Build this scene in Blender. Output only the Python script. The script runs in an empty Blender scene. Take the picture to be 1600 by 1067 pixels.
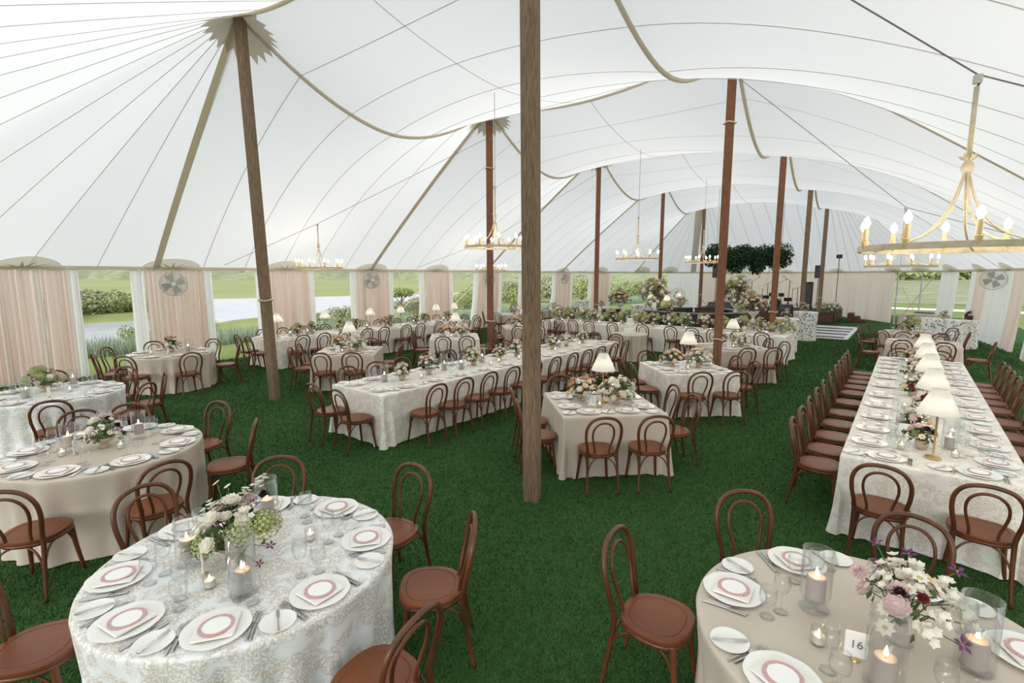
import bpy, bmesh, math, random
import numpy as np
from mathutils import Vector, Matrix
from mathutils.bvhtree import BVHTree
PI = math.pi
sc = bpy.context.scene
COL = sc.collection

# ------------------------------------------------------------------ camera
HEAD = math.radians(38.5)          # the view is turned left of the tent's long axis (+Y)
cam_data = bpy.data.cameras.new('camera')
cam_data.sensor_width = 36.0
cam_data.lens = 775.0 / 1600.0 * 36.0
cam_data.clip_end = 3000
cam = bpy.data.objects.new('camera', cam_data)
COL.objects.link(cam)
cam.location = (0, 0, 2.42)
cam.rotation_euler = (math.radians(90 - 7.61), 0, HEAD)
sc.camera = cam

# ------------------------------------------------------------------ light
world = bpy.data.worlds.new('overcast_sky'); sc.world = world
world.use_nodes = True
bg = world.node_tree.nodes['Background']
bg.inputs[0].default_value = (0.95, 0.975, 1.0, 1)
bg.inputs[1].default_value = 0.82
sun = bpy.data.lights.new('sun', 'SUN'); sun.energy = 3.0; sun.angle = math.radians(50); sun.color = (1, .97, .92)
suno = bpy.data.objects.new('sun', sun); COL.objects.link(suno)
suno.rotation_euler = (math.radians(65), 0, math.radians(4))     # veiled sun behind the camera, over the near end of the tent
sc.view_settings.view_transform = 'Standard'
sc.view_settings.look = 'None'
sc.view_settings.gamma = 1.0
sc.view_settings.use_curve_mapping = False
sc.view_settings.exposure = 0.47
sc.cycles.max_bounces = 10
sc.cycles.diffuse_bounces = 5
sc.cycles.transparent_max_bounces = 24
sc.cycles.caustics_reflective = False
sc.cycles.caustics_refractive = False

# ------------------------------------------------------------------ materials
def lin(c):
    return tuple(((v/255)/12.92 if v/255 <= .04045 else ((v/255+.055)/1.055)**2.4) for v in c)
M = {}
def nodes_of(name):
    m = bpy.data.materials.new(name); m.use_nodes = True; M[name] = m
    return m, m.node_tree.nodes, m.node_tree.links, m.node_tree.nodes['Principled BSDF']
def mat(name, c1, c2=None, rough=.6, metal=0., scale=8., stretch=None, bump=0., spec=.5, coat=0., detail=4.):
    m, n, l, b = nodes_of(name)
    b.inputs['Roughness'].default_value = rough; b.inputs['Metallic'].default_value = metal
    b.inputs['Specular IOR Level'].default_value = spec
    if coat: b.inputs['Coat Weight'].default_value = coat; b.inputs['Coat Roughness'].default_value = .25
    c1 = lin(c1); b.inputs['Base Color'].default_value = (*c1, 1)
    if c2 is not None or bump:
        tc = n.new('ShaderNodeTexCoord'); mp = n.new('ShaderNodeMapping'); l.new(tc.outputs['Object'], mp.inputs[0])
        if stretch: mp.inputs['Scale'].default_value = stretch
        no = n.new('ShaderNodeTexNoise'); no.inputs['Scale'].default_value = scale; no.inputs['Detail'].default_value = detail
        l.new(mp.outputs[0], no.inputs['Vector'])
        if c2 is not None:
            cr = n.new('ShaderNodeValToRGB'); cr.color_ramp.elements[0].position = .35; cr.color_ramp.elements[1].position = .65
            cr.color_ramp.elements[0].color = (*c1, 1); cr.color_ramp.elements[1].color = (*lin(c2), 1)
            l.new(no.outputs['Fac'], cr.inputs[0]); l.new(cr.outputs[0], b.inputs['Base Color'])
        if bump:
            bp = n.new('ShaderNodeBump'); bp.inputs['Strength'].default_value = bump; bp.inputs['Distance'].default_value = .01
            l.new(no.outputs['Fac'], bp.inputs['Height']); l.new(bp.outputs[0], b.inputs['Normal'])
    return m
def cloth_mat(name, c, trans=.45, c2=None, scale=3., stretch=None):
    """thin fabric: part of the light that falls on one side comes out on the other"""
    m, n, l, b = nodes_of(name)
    n.remove(b)
    d = n.new('ShaderNodeBsdfDiffuse'); t = n.new('ShaderNodeBsdfTranslucent'); mx = n.new('ShaderNodeMixShader')
    mx.inputs[0].default_value = trans
    l.new(d.outputs[0], mx.inputs[1]); l.new(t.outputs[0], mx.inputs[2]); l.new(mx.outputs[0], n['Material Output'].inputs[0])
    if c2 is None:
        d.inputs[0].default_value = (*lin(c), 1); t.inputs[0].default_value = (*lin(c), 1)
    else:
        tc = n.new('ShaderNodeTexCoord'); mp = n.new('ShaderNodeMapping'); l.new(tc.outputs['Object'], mp.inputs[0])
        if stretch: mp.inputs['Scale'].default_value = stretch
        no = n.new('ShaderNodeTexNoise'); no.inputs['Scale'].default_value = scale; l.new(mp.outputs[0], no.inputs['Vector'])
        cr = n.new('ShaderNodeValToRGB'); cr.color_ramp.elements[0].position = .4; cr.color_ramp.elements[1].position = .6
        cr.color_ramp.elements[0].color = (*lin(c), 1); cr.color_ramp.elements[1].color = (*lin(c2), 1)
        l.new(no.outputs['Fac'], cr.inputs[0]); l.new(cr.outputs[0], d.inputs[0]); l.new(cr.outputs[0], t.inputs[0])
    return m
def print_mat(name, base, ink, s1, s2, t1, t2, strength=1., rough=.75):
    """printed cloth: sprigs of ink clustered on a plain ground"""
    m, n, l, b = nodes_of(name)
    b.inputs['Roughness'].default_value = rough; b.inputs['Specular IOR Level'].default_value = .2
    tc = n.new('ShaderNodeTexCoord')
    w = n.new('ShaderNodeTexNoise'); w.inputs['Scale'].default_value = s1*1.6; w.inputs['Detail'].default_value = 2
    l.new(tc.outputs['Object'], w.inputs['Vector'])
    vm = n.new('ShaderNodeVectorMath'); vm.operation = 'MULTIPLY_ADD'
    l.new(w.outputs['Color'], vm.inputs[0]); vm.inputs[1].default_value = (.12, .12, .12); l.new(tc.outputs['Object'], vm.inputs[2])
    v = n.new('ShaderNodeTexVoronoi'); v.inputs['Scale'].default_value = s1; l.new(vm.outputs[0], v.inputs['Vector'])
    a = n.new('ShaderNodeMapRange'); a.inputs[1].default_value = t1; a.inputs[2].default_value = t1-.16; l.new(v.outputs['Distance'], a.inputs[0])
    v2 = n.new('ShaderNodeTexVoronoi'); v2.inputs['Scale'].default_value = s2; l.new(vm.outputs[0], v2.inputs['Vector'])
    c = n.new('ShaderNodeMapRange'); c.inputs[1].default_value = t2; c.inputs[2].default_value = t2-.2; l.new(v2.outputs['Distance'], c.inputs[0])
    mu = n.new('ShaderNodeMath'); mu.operation = 'MULTIPLY'; l.new(a.outputs[0], mu.inputs[0]); l.new(c.outputs[0], mu.inputs[1])
    m2 = n.new('ShaderNodeMath'); m2.operation = 'MULTIPLY'; l.new(mu.outputs[0], m2.inputs[0]); m2.inputs[1].default_value = strength
    mx = n.new('ShaderNodeMix'); mx.data_type = 'RGBA'
    mx.inputs['A'].default_value = (*lin(base), 1); mx.inputs['B'].default_value = (*lin(ink), 1)
    l.new(m2.outputs[0], mx.inputs['Factor']); l.new(mx.outputs['Result'], b.inputs['Base Color'])
    return m
def emit(name, c, s):
    m, n, l, b = nodes_of(name)
    b.inputs['Base Color'].default_value = (*c, 1); b.inputs['Emission Color'].default_value = (*c, 1); b.inputs['Emission Strength'].default_value = s
    return m
def glass(name, tint=(.97, .98, .98), refl=1.):
    m, n, l, b = nodes_of(name)
    n.remove(b)
    t = n.new('ShaderNodeBsdfTransparent'); t.inputs[0].default_value = (*tint, 1)
    g = n.new('ShaderNodeBsdfGlossy'); g.inputs['Roughness'].default_value = .03
    lw = n.new('ShaderNodeLayerWeight'); lw.inputs[0].default_value = .5      # works the same on both faces of a thin wall
    pw = n.new('ShaderNodeMath'); pw.operation = 'POWER'; pw.inputs[1].default_value = 3.2; l.new(lw.outputs['Facing'], pw.inputs[0])
    mm = n.new('ShaderNodeMath'); mm.operation = 'MULTIPLY_ADD'; mm.inputs[1].default_value = .6*refl; mm.inputs[2].default_value = .03; mm.use_clamp = True
    l.new(pw.outputs[0], mm.inputs[0])
    mx = n.new('ShaderNodeMixShader'); l.new(mm.outputs[0], mx.inputs[0]); l.new(t.outputs[0], mx.inputs[1]); l.new(g.outputs[0], mx.inputs[2])
    l.new(mx.outputs[0], n['Material Output'].inputs[0])
    return m
def island_mat(name, cols, rough=.7, trans=0.):
    """every leaf or blade takes its own tint"""
    m, n, l, b = nodes_of(name)
    b.inputs['Roughness'].default_value = rough; b.inputs['Specular IOR Level'].default_value = .25
    g = n.new('ShaderNodeNewGeometry'); cr = n.new('ShaderNodeValToRGB')
    e = cr.color_ramp.elements
    while len(e) < len(cols): e.new(.5)
    for i, c in enumerate(cols):
        e[i].position = i/(len(cols)-1); e[i].color = (*lin(c), 1)
    l.new(g.outputs['Random Per Island'], cr.inputs[0]); l.new(cr.outputs[0], b.inputs['Base Color'])
    return m

cloth_mat('sailcloth', (242, 244, 246), .50)
cloth_mat('webbing', (228, 219, 202), .48)
cloth_mat('seam_thread', (228, 227, 221), .50)
cloth_mat('crown_canvas', (204, 197, 180), .42)
cloth_mat('burst_canvas', (238, 233, 219), .52)
mat('old_wood', (142, 118, 94), (106, 84, 64), .8, scale=14, stretch=(6, 6, .5), bump=.4)
mat('red_wood', (140, 94, 66), (110, 70, 48), .75, scale=14, stretch=(6, 6, .5), bump=.3)
mat('rope', (222, 216, 204), None, .9)
mat('cable', (120, 120, 118), None, .5)
mat('chair_wood', (104, 60, 34), (78, 43, 24), .38, scale=9, stretch=(1, 1, .35), coat=.2, spec=.4)
mat('seat_wood', (126, 72, 40), (104, 58, 32), .42, scale=6, stretch=(1, .25, 1), coat=.08, spec=.35)
mat('taupe_cloth', (206, 194, 180), (198, 186, 172), .5, scale=3, spec=.35)
mat('pale_cloth', (236, 230, 221), None, .75, spec=.2)
mat('plain_white_cloth', (232, 230, 226), None, .75, spec=.2)
print_mat('toile_blue', (236, 239, 240), (200, 185, 166), 8, 78, .72, .66, .75)
print_mat('toile_cream', (238, 235, 228), (208, 198, 180), 10, 80, .70, .68, .75)
print_mat('olive_print', (240, 238, 232), (92, 88, 78), 12, 62, .46, .80, 1.)
mat('sheer_cloth', (214, 204, 192), None, .7)
mat('china', (242, 241, 236), None, .22, spec=.6)
mat('napkin_linen', (238, 234, 226), None, .85, spec=.1)
mat('card_white', (246, 245, 243), None, .7, spec=.2)
mat('menu_pink', (196, 152, 152), (212, 176, 174), .7, scale=160, detail=1)
mat('ink', (130, 120, 116), None, .7)
mat('silver', (200, 198, 196), None, .22, metal=1.)
mat('gold_wax', (206, 186, 140), None, .5)
mat('brass', (205, 176, 118), None, .35, metal=1.)
mat('gilt', (216, 202, 178), (198, 182, 154), .5, metal=.15, scale=18)
mat('sleeve_cream', (222, 196, 150), None, .5)
glass('clear_glass', (.975, .985, .985), 1.)
glass('vinyl', (.86, .91, .94), .8)
mat('wax_grey', (186, 172, 170), None, .5)
mat('wax_white', (240, 232, 220), None, .45)
emit('flame', (1.0, .70, .36), 22.)
emit('bulb_glow', (1.0, .86, .66), 95.)
emit('lamp_bulb', (1.0, .91, .78), 26.)
cloth_mat('shade_linen', (250, 248, 243), .5)
cloth_mat('drape_blush', (246, 229, 220), .66)
cloth_mat('drape_white', (251, 250, 249), .66)
cloth_mat('drape_lit_pleat', (249, 241, 235), .66)  # paler strips of the left curtains: backlit pleats put in as colour
cloth_mat('drape_taupe', (243, 231, 221), .6)
mat('fan_grey', (196, 195, 188), None, .5)
mat('black_plastic', (22, 22, 24), None, .5)
mat('black_metal', (30, 30, 32), None, .4, metal=.5)
mat('bar_black', (34, 30, 30), (26, 22, 22), .35, coat=.4, scale=5)
mat('stage_wood', (96, 54, 34), (74, 40, 26), .5, scale=5, stretch=(1, 6, 6))
mat('stage_deck', (40, 38, 38), None, .7)
mat('floor_white', (228, 230, 232), None, .35)
mat('floor_charcoal', (66, 68, 72), None, .35)
mat('vase_bowl', (190, 172, 152), (176, 156, 138), .6, scale=12)
mat('vase_white', (232, 230, 224), None, .5)
mat('bloom_white', (240, 236, 226), (232, 226, 208), .6, scale=20)
mat('bloom_cream', (236, 220, 192), (228, 204, 172), .6, scale=20)
mat('bloom_blush', (232, 211, 207), (218, 188, 192), .6, scale=20)
mat('bloom_peach', (226, 186, 156), (214, 166, 140), .6, scale=20)
mat('bloom_plum', (92, 36, 84), (120, 56, 112), .6, scale=20)
mat('bloom_burgundy', (58, 14, 30), (40, 10, 22), .6, scale=20)
mat('bloom_red', (140, 46, 48), (112, 34, 40), .6, scale=20)
mat('bloom_eye', (214, 186, 96), None, .7)
island_mat('hydrangea_green', [(150, 160, 96), (176, 182, 122), (196, 198, 150), (168, 172, 106)])
island_mat('leaf_green', [(66, 90, 48), (86, 110, 60), (104, 122, 76), (74, 96, 56)])
island_mat('leaf_russet', [(96, 72, 48), (116, 92, 58), (84, 84, 52), (106, 100, 62)])
island_mat('leaf_dark', [(26, 52, 30), (36, 66, 38), (48, 80, 46), (30, 58, 34)])
island_mat('shrub_leaf', [(124, 140, 90), (146, 158, 104), (158, 166, 114), (134, 146, 98)], .8)
island_mat('shrub_leaf_grey', [(146, 150, 120), (160, 162, 132), (136, 144, 112), (172, 166, 142)], .8)
island_mat('reed_blade', [(124, 146, 126), (146, 164, 142), (160, 174, 150), (134, 154, 134)], .8)
island_mat('turf_blade', [(44, 72, 38), (58, 92, 48), (78, 112, 60), (52, 82, 42)], .75)
mat('stem_green', (88, 112, 60), None, .7)
mat('turf', (48, 78, 40), (62, 96, 50), .95, scale=60, spec=.1, bump=.5, detail=8)
mat('outer_lawn', (116, 130, 78), (128, 142, 88), .95, scale=.6, spec=.1)
mat('fairway', (140, 150, 102), (152, 160, 114), .95, scale=.05, spec=.1)
mat('marsh', (146, 152, 98), (126, 136, 84), .95, scale=.35, spec=.1, detail=8)
mat('dune', (158, 160, 134), (122, 136, 100), .95, scale=.35, spec=.1, detail=8)
mat('gravel_path', (232, 228, 220), None, .9)
mat('water', (168, 174, 180), (180, 185, 190), .25, scale=.8, stretch=(1, 1, 1), bump=.25, spec=.5)
mat('dark_cabinet', (70, 42, 28), (52, 30, 20), .5, scale=5)
mat('cake_icing', (240, 238, 226), None, .6)
mat('teal', (40, 120, 100), None, .5)
mat('drum_red', (40, 26, 26), None, .3)

# ------------------------------------------------------------------ mesh building
class MB:
    def __init__(s): s.v = []; s.f = []; s.m = []; s.mi = 0
    def add(s, vs, fs):
        o = len(s.v); s.v += [tuple(p) for p in vs]
        s.f += [tuple(o+i for i in f) for f in fs]; s.m += [s.mi]*len(fs); return s
    def box(s, c, d, rz=0, taper=1.):
        x, y, z = d[0]/2, d[1]/2, d[2]/2; vs = []
        for sz in (-1, 1):
            k = taper if sz > 0 else 1
            for sx, sy in ((-1, -1), (1, -1), (1, 1), (-1, 1)):
                px, py = sx*x*k, sy*y*k
                vs.append((c[0]+px*math.cos(rz)-py*math.sin(rz), c[1]+px*math.sin(rz)+py*math.cos(rz), c[2]+sz*z))
        return s.add(vs, [(3, 2, 1, 0), (4, 5, 6, 7), (0, 1, 5, 4), (1, 2, 6, 5), (2, 3, 7, 6), (3, 0, 4, 7)])
    def bbox(s, c, d, bev, rz=0):
        """box with chamfered vertical edges and chamfered rims"""
        x, y, z = d[0]/2, d[1]/2, d[2]/2
        ring = lambda k: [(x-k, -y+k-0) for _ in ()]
        def prof(ins):
            a, b = x-ins, y-ins; e = bev
            return [(-a+e, -b), (a-e, -b), (a, -b+e), (a, b-e), (a-e, b), (-a+e, b), (-a, b-e), (-a, -b+e)]
        lv = [(-z, bev*.7), (-z+bev*.7, 0), (z-bev*.7, 0), (z, bev*.7)]; vs = []
        for zz, ins in lv:
            for px, py in prof(ins):
                vs.append((c[0]+px*math.cos(rz)-py*math.sin(rz), c[1]+px*math.sin(rz)+py*math.cos(rz), c[2]+zz))
        fs = [tuple(range(7, -1, -1)), tuple(range(24, 32))]
        for k in range(3):
            for i in range(8):
                j = (i+1) % 8; fs.append((k*8+i, k*8+j, k*8+8+j, k*8+8+i))
        return s.add(vs, fs)
    def tube(s, path, r, n=8, cap=True, closed=False):
        P = [Vector(p) for p in path]; N = len(P)
        R = r if isinstance(r, (list, tuple)) else [r]*N
        vs = []; fs = []; up = None
        for i in range(N):
            a = P[(i-1) % N] if (closed or i > 0) else P[0]; b = P[(i+1) % N] if (closed or i < N-1) else P[-1]
            t = (b-a).normalized()
            if up is None:
                up = Vector((0, 0, 1)) if abs(t.z) < .9 else Vector((1, 0, 0))
            x = t.cross(up)
            if x.length < 1e-5: x = t.orthogonal()
            x.normalize(); y = x.cross(t).normalized(); up = y
            for k in range(n):
                an = 2*PI*k/n; vs.append(P[i]+(x*math.cos(an)+y*math.sin(an))*R[i])
        for i in range(N if closed else N-1):
            for k in range(n):
                k2 = (k+1) % n; j = (i+1) % N
                fs.append((i*n+k, i*n+k2, j*n+k2, j*n+k))
        if cap and not closed:
            fs.append(tuple(range(n-1, -1, -1))); fs.append(tuple((N-1)*n+k for k in range(n)))
        return s.add(vs, fs)
    def lathe(s, prof, n=20, c=(0, 0, 0), wob=None):
        vs = []; fs = []; L = len(prof)
        for i, (r, z) in enumerate(prof):
            for k in range(n):
                a = 2*PI*k/n; rr = r*(1+(wob(a, i) if wob else 0))
                vs.append((c[0]+rr*math.cos(a), c[1]+rr*math.sin(a), c[2]+z))
        for i in range(L-1):
            for k in range(n):
                k2 = (k+1) % n; fs.append((i*n+k, i*n+k2, (i+1)*n+k2, (i+1)*n+k))
        if prof[0][0] > 1e-4: fs.append(tuple(range(n-1, -1, -1)))
        if prof[-1][0] > 1e-4: fs.append(tuple((L-1)*n+k for k in range(n)))
        return s.add(vs, fs)
    def open_lathe(s, prof, n=20, c=(0, 0, 0)):
        k0 = len(s.f); s.lathe(prof, n, c)
        bad = [i for i in range(k0, len(s.f)) if len(s.f[i]) == n and n > 4]
        for i in reversed(bad): del s.f[i]; del s.m[i]
        return s
    def mesh(s, name, mats, smooth=True, weld=False):
        me = bpy.data.meshes.new(name); me.from_pydata(s.v, [], s.f)
        for m in (mats if isinstance(mats, (list, tuple)) else [mats]): me.materials.append(M[m])
        if any(s.m): me.polygons.foreach_set('material_index', s.m)
        if smooth: me.polygons.foreach_set('use_smooth', [True]*len(me.polygons))
        me.update()
        if smooth == 'auto':
            bm = bmesh.new(); bm.from_mesh(me)
            for e in bm.edges:
                if len(e.link_faces) == 2 and e.calc_face_angle(0) > .6: e.smooth = False
            bm.to_mesh(me); bm.free()
        return me
    def obj(s, name, mats, parent=None, smooth='auto', loc=(0, 0, 0), rz=0):
        return put(name, s.mesh(name, mats, smooth), parent, loc, rz)
def put(name, me, parent=None, loc=(0, 0, 0), rz=0, rot=None, scale=None):
    o = bpy.data.objects.new(name, me); COL.objects.link(o)
    o.location = loc
    o.rotation_euler = rot if rot is not None else (0, 0, rz)
    if scale is not None: o.scale = (scale,)*3 if isinstance(scale, (int, float)) else scale
    if parent is not None: o.parent = parent
    return o
def tag(o, label, cat, group=None):
    o['label'] = label; o['category'] = cat
    if group: o['group'] = group
    return o
def thing(name, label, cat, loc=(0, 0, 0), rz=0, group=None):
    o = bpy.data.objects.new(name, None); COL.objects.link(o); o.empty_display_size = .05
    o.location = loc; o.rotation_euler = (0, 0, rz)
    return tag(o, label, cat, group)
def struct(o): o['kind'] = 'structure'; return o
def stuff(o): o['kind'] = 'stuff'; return o
ORD = ['zeroth', 'first', 'second', 'third', 'fourth', 'fifth', 'sixth', 'seventh', 'eighth', 'ninth', 'tenth', 'eleventh', 'twelfth', 'thirteenth', 'fourteenth', 'fifteenth', 'sixteenth', 'seventeenth', 'eighteenth', 'nineteenth', 'twentieth']
def lerp(a, b, t): return a+(b-a)*t
def catmull(P, per=8, closed=False):
    P = [Vector(p) for p in P]; out = []; n = len(P)
    for i in range(n if closed else n-1):
        if closed: p0, p1, p2, p3 = P[i-1], P[i], P[(i+1) % n], P[(i+2) % n]
        else: p0, p1, p2, p3 = P[max(i-1, 0)], P[i], P[i+1], P[min(i+2, n-1)]
        for k in range(per):
            t = k/per
            out.append(.5*((2*p1)+(p2-p0)*t+(2*p0-5*p1+4*p2-p3)*t*t+(3*p1-p0-3*p2+p3)*t**3))
    if not closed: out.append(P[-1])
    return out
# ------------------------------------------------------------------ ground and the land around
def grid_floor(name, x0, x1, y0, y1, nx, ny, zf, m):
    b = MB(); vs = [(lerp(x0, x1, i/nx), lerp(y0, y1, j/ny), 0) for j in range(ny+1) for i in range(nx+1)]
    vs = [(x, y, zf(x, y)) for x, y, _ in vs]
    fs = [(j*(nx+1)+i, j*(nx+1)+i+1, (j+1)*(nx+1)+i+1, (j+1)*(nx+1)+i) for j in range(ny) for i in range(nx)]
    b.add(vs, fs); return struct(b.obj(name, m, None, True))
grid_floor('lawn_left', -18.6, -15.3, -60, 70, 4, 12, lambda x, y: 0, 'outer_lawn')
grid_floor('floor', -15.3, 4.2, -9, 38, 8, 8, lambda x, y: 0, 'turf')
def hsh(x, y): return math.sin(x*1.7+y*.6)*.5+math.sin(x*.53-y*1.31+2)*.3+math.sin(x*3.1+y*2.3)*.2
def shore_x(y):   # near bank of the creek
    return float(np.interp(y, [-60, 2, 6, 9, 13, 16, 20, 30, 37, 60], [-22.5, -23.5, -24.5, -29, -34, -34.5, -30, -34, -41, -60]))
grid_floor('lawn_right', 4.2, 90, -40, 160, 30, 30, lambda x, y: -.02, 'outer_lawn')
grid_floor('lawn_behind', -30, 4.2, 38, 160, 20, 20, lambda x, y: -.02, 'outer_lawn')
# bank left of the tent, running down to the water
b = MB(); ny = 60; vs = []; fs = []
for j in range(ny+1):
    y = lerp(-60, 70, j/ny); xs = shore_x(y)
    for i in range(9):
        t = i/8; x = lerp(-18.6, xs-1, t); vs.append((x, y, -.02-.45*t**1.5+.05*hsh(x, y)*t))
for j in range(ny):
    for i in range(8): fs.append((j*9+i, j*9+9+i, j*9+10+i, j*9+i+1))
struct(b.add(vs, fs).obj('marsh_bank', 'marsh', None, True))
grid_floor('creek_water', -110, -20, -90, 110, 4, 4, lambda x, y: -.42, 'water')
# fairway beyond the creek
b = MB(); vs = []; fs = []; ny = 50
for j in range(ny+1):
    y = lerp(-90, 150, j/ny); xs = float(np.interp(y, [-90, 12, 24, 38, 48, 150], [-84, -76, -64, -59, -57.5, -40]))
    for i in range(12):
        t = i/11; x = lerp(xs, xs-330, t**1.6); vs.append((x, y*(1+2.2*t), -.5 if i == 0 else (-.1+1.1*t+.25*math.sin(y*.08+x*.03)*t)))
for j in range(ny):
    for i in range(11): fs.append((j*12+i, j*12+12+i, j*12+13+i, j*12+i+1))
struct(b.add(vs, fs).obj('fairway', 'fairway', None, True))
# low dunes and scrub on the horizon, left and behind
b = MB(); vs = []; fs = []; n = 240
for i in range(n+1):
    a = lerp(-20, 112, i/n)*PI/180    # angle from +Y towards -X
    for k, (d, h) in enumerate(((225, 1.0), (245, 3.2), (280, 4.2), (330, 6.6), (380, 7.6), (430, 2.))):
        hh = h*(1+.30*math.sin(i*.61+k)+.2*math.sin(i*1.9+k*2)+.14*math.sin(i*4.3+k*5)) if k else 0
        vs.append((-d*math.sin(a), d*math.cos(a), hh))
for i in range(n):
    for k in range(5): fs.append((i*6+k, i*6+k+1, i*6+7+k, i*6+6+k))
struct(b.add(vs, fs).obj('dune_ridge', 'dune', None, True))
struct(MB().add([(-14, 46, .005), (60, 40, .005), (60, 43, .005), (-14, 48.6, .005)], [(0, 1, 2, 3)]).obj('gravel_path', 'gravel_path', None, False))
struct(MB().add([(-40, 58, .004), (70, 50, .004), (90, 150, 1.5), (-60, 150, 1.5)], [(0, 1, 2, 3)]).obj('meadow', 'dune', None, False))

def leaf_cloud(rng, n, fx, size, asp=.5):
    """n small two-triangle leaves set by fx(rng) -> (position, outward normal)"""
    b = MB(); vs = []; fs = []
    for i in range(n):
        p, nn = fx(rng); p = Vector(p); nn = Vector(nn)
        d = Vector((rng.gauss(0, 1), rng.gauss(0, 1), rng.gauss(0, 1)))*.6+nn; d.normalize()
        t = d.orthogonal().normalized(); q = Matrix.Rotation(rng.random()*2*PI, 3, d) @ t; w = d.cross(q)
        s = size*(.6+.8*rng.random()); o = len(vs)
        vs += [p-q*s*.5, p+w*s*asp*.5+d*s*.1, p+q*s*.5, p-w*s*asp*.5+d*s*.1]; fs.append((o, o+1, o+2, o+3))
    return b.add(vs, fs)
def blob(rng, cs):
    """pick a point near the surface of a set of ellipsoids (x,y,z,rx,rz)"""
    c = rng.choice(cs)
    while True:
        v = Vector((rng.gauss(0, 1), rng.gauss(0, 1), rng.gauss(0, 1)))
        if v.length > .1: break
    v.normalize(); k = .65+.38*rng.random()
    p = Vector((c[0]+v.x*c[3]*k, c[1]+v.y*c[3]*k, c[2]+v.z*c[4]*k))
    if p.z < 0: p.z = -p.z*.3
    return p, v
rng = random.Random(3)
SHR = []
for k in range(4):
    r = random.Random(40+k)
    cs = [(r.uniform(-.7, .7), r.uniform(-.7, .7), r.uniform(.3, .7), r.uniform(.4, .7), r.uniform(.3, .55)) for _ in range(7)]
    SHR.append((leaf_cloud(r, 1500, lambda q: blob(q, cs), .13).mesh('foliage', 'shrub_leaf' if k % 2 == 0 else 'shrub_leaf_grey', False),
                MB().tube([(0, 0, -.1), (.03, .02, .35), (.0, .05, .7)], [.05, .04, .02], 6).tube([(.02, 0, .2), (.25, .1, .6)], [.03, .01], 5).tube([(0, .02, .2), (-.25, -.12, .6)], [.03, .01], 5).mesh('trunk', 'old_wood')))
def shrub(x, y, z, s, k, label, sz=1., group='shrubs on the creek bank'):
    t = thing('shrub', label, 'shrub', (x, y, z), rng.random()*6, group)
    t.scale = (s, s, s*sz)
    put('foliage', SHR[k][0], t); put('trunk', SHR[k][1], t)
isl = [(-41, 7.2), (-42.5, 8.5), (-41.5, 10), (-43, 11.2), (-45, 7.5), (-46, 9.5), (-48, 11.5), (-40.5, 5.2), (-43, 5.6), (-47, 6.2), (-44, 13), (-50, 9)]
b = MB(); vs = [(-46, 9, .0)]; m_ = 24
for i in range(m_):
    a = 2*PI*i/m_; vs.append((-46+8.5*math.cos(a), 9+6.5*math.sin(a), -.5))
for i in range(m_):
    a = 2*PI*i/m_; vs.append((-46+6.5*math.cos(a), 9+4.7*math.sin(a), -.05))
fs = [(1+i, 1+(i+1) % m_, 25+(i+1) % m_, 25+i) for i in range(m_)]+[(0, 25+i, 25+(i+1) % m_) for i in range(m_)]
struct(b.add(vs, fs).obj('creek_island', 'marsh', None, True))
for i, (x, y) in enumerate(isl):
    shrub(x, y, -.15, 1.5+.5*rng.random(), i % 4, 'leafy green shrub, %s from the near tip of the creek island' % ORD[i+1], .8, 'shrubs on the creek island')
for i, (x, y, s, k) in enumerate([(-24.2, 6.3, .62, 0), (-23.9, 7.3, .7, 2), (-26, 8.8, .7, 1)]):
    shrub(x, y, -.3, s, k, 'small pale shrub at the waterline behind the reeds, %s from the left' % ORD[i+1], 1.1, 'shrubs at the waterline')
for i, (x, y, s, k) in enumerate([(-28, 24.5, 1.1, 1), (-27, 22, .9, 3), (-24, 14, .8, 2), (-26, 16.5, .85, 1), (-27, 28, 1.2, 0), (-30, 32, 1.3, 3), (-29, 37, 1.5, 2), (-33, 36, 1.6, 0), (-34, 42, 2., 3), (-31, 45, 2.2, 1), (-36, 47, 2.2, 2), (-29, 52, 2.4, 0), (-38, 54, 2.6, 3), (-25, 56, 2.4, 2), (-33, 60, 2.6, 1), (-22, 62, 2.6, 0)]):
    shrub(x, y, -.2, s, k, 'marsh shrub on the bank past the left curtains, %s in the group' % ORD[i+1], 1., 'shrubs on the creek bank')
# the one umbrella-shaped small tree by the water
t = thing('small_tree', 'small umbrella-shaped tree by the water between two left curtains', 'tree', (-25.6, 20.6, -.25))
put('trunk', MB().tube(catmull([(0, 0, 0), (.1, 0, .5), (0, .1, 1.0), (.1, .1, 1.4)]), .05, 6).tube([(.02, .05, .8), (-.4, -.2, 1.4)], .03, 5).tube([(.02, .05, .9), (.5, .2, 1.5)], .03, 5).mesh('trunk', 'old_wood'), t)
cs = [(0, 0, 1.6, .7, .3), (.45, .2, 1.55, .5, .25), (-.45, -.2, 1.5, .5, .25), (.1, -.4, 1.5, .45, .25)]
put('foliage', leaf_cloud(random.Random(5), 1500, lambda q: blob(q, cs), .13).mesh('foliage', 'shrub_leaf', False), t)
# trees far behind the meadow at the right
for i, (x, y, s) in enumerate([(-16, 150, 8), (-8, 154, 7), (0, 150, 9), (9, 152, 8), (18, 150, 8), (28, 148, 9), (38, 146, 8)]):
    shrub(x, y, .6, s*1.15, i % 2*2, 'dark tree, %s from left in the far row behind the meadow' % ORD[i+1], .85, 'far trees behind the meadow')
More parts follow.
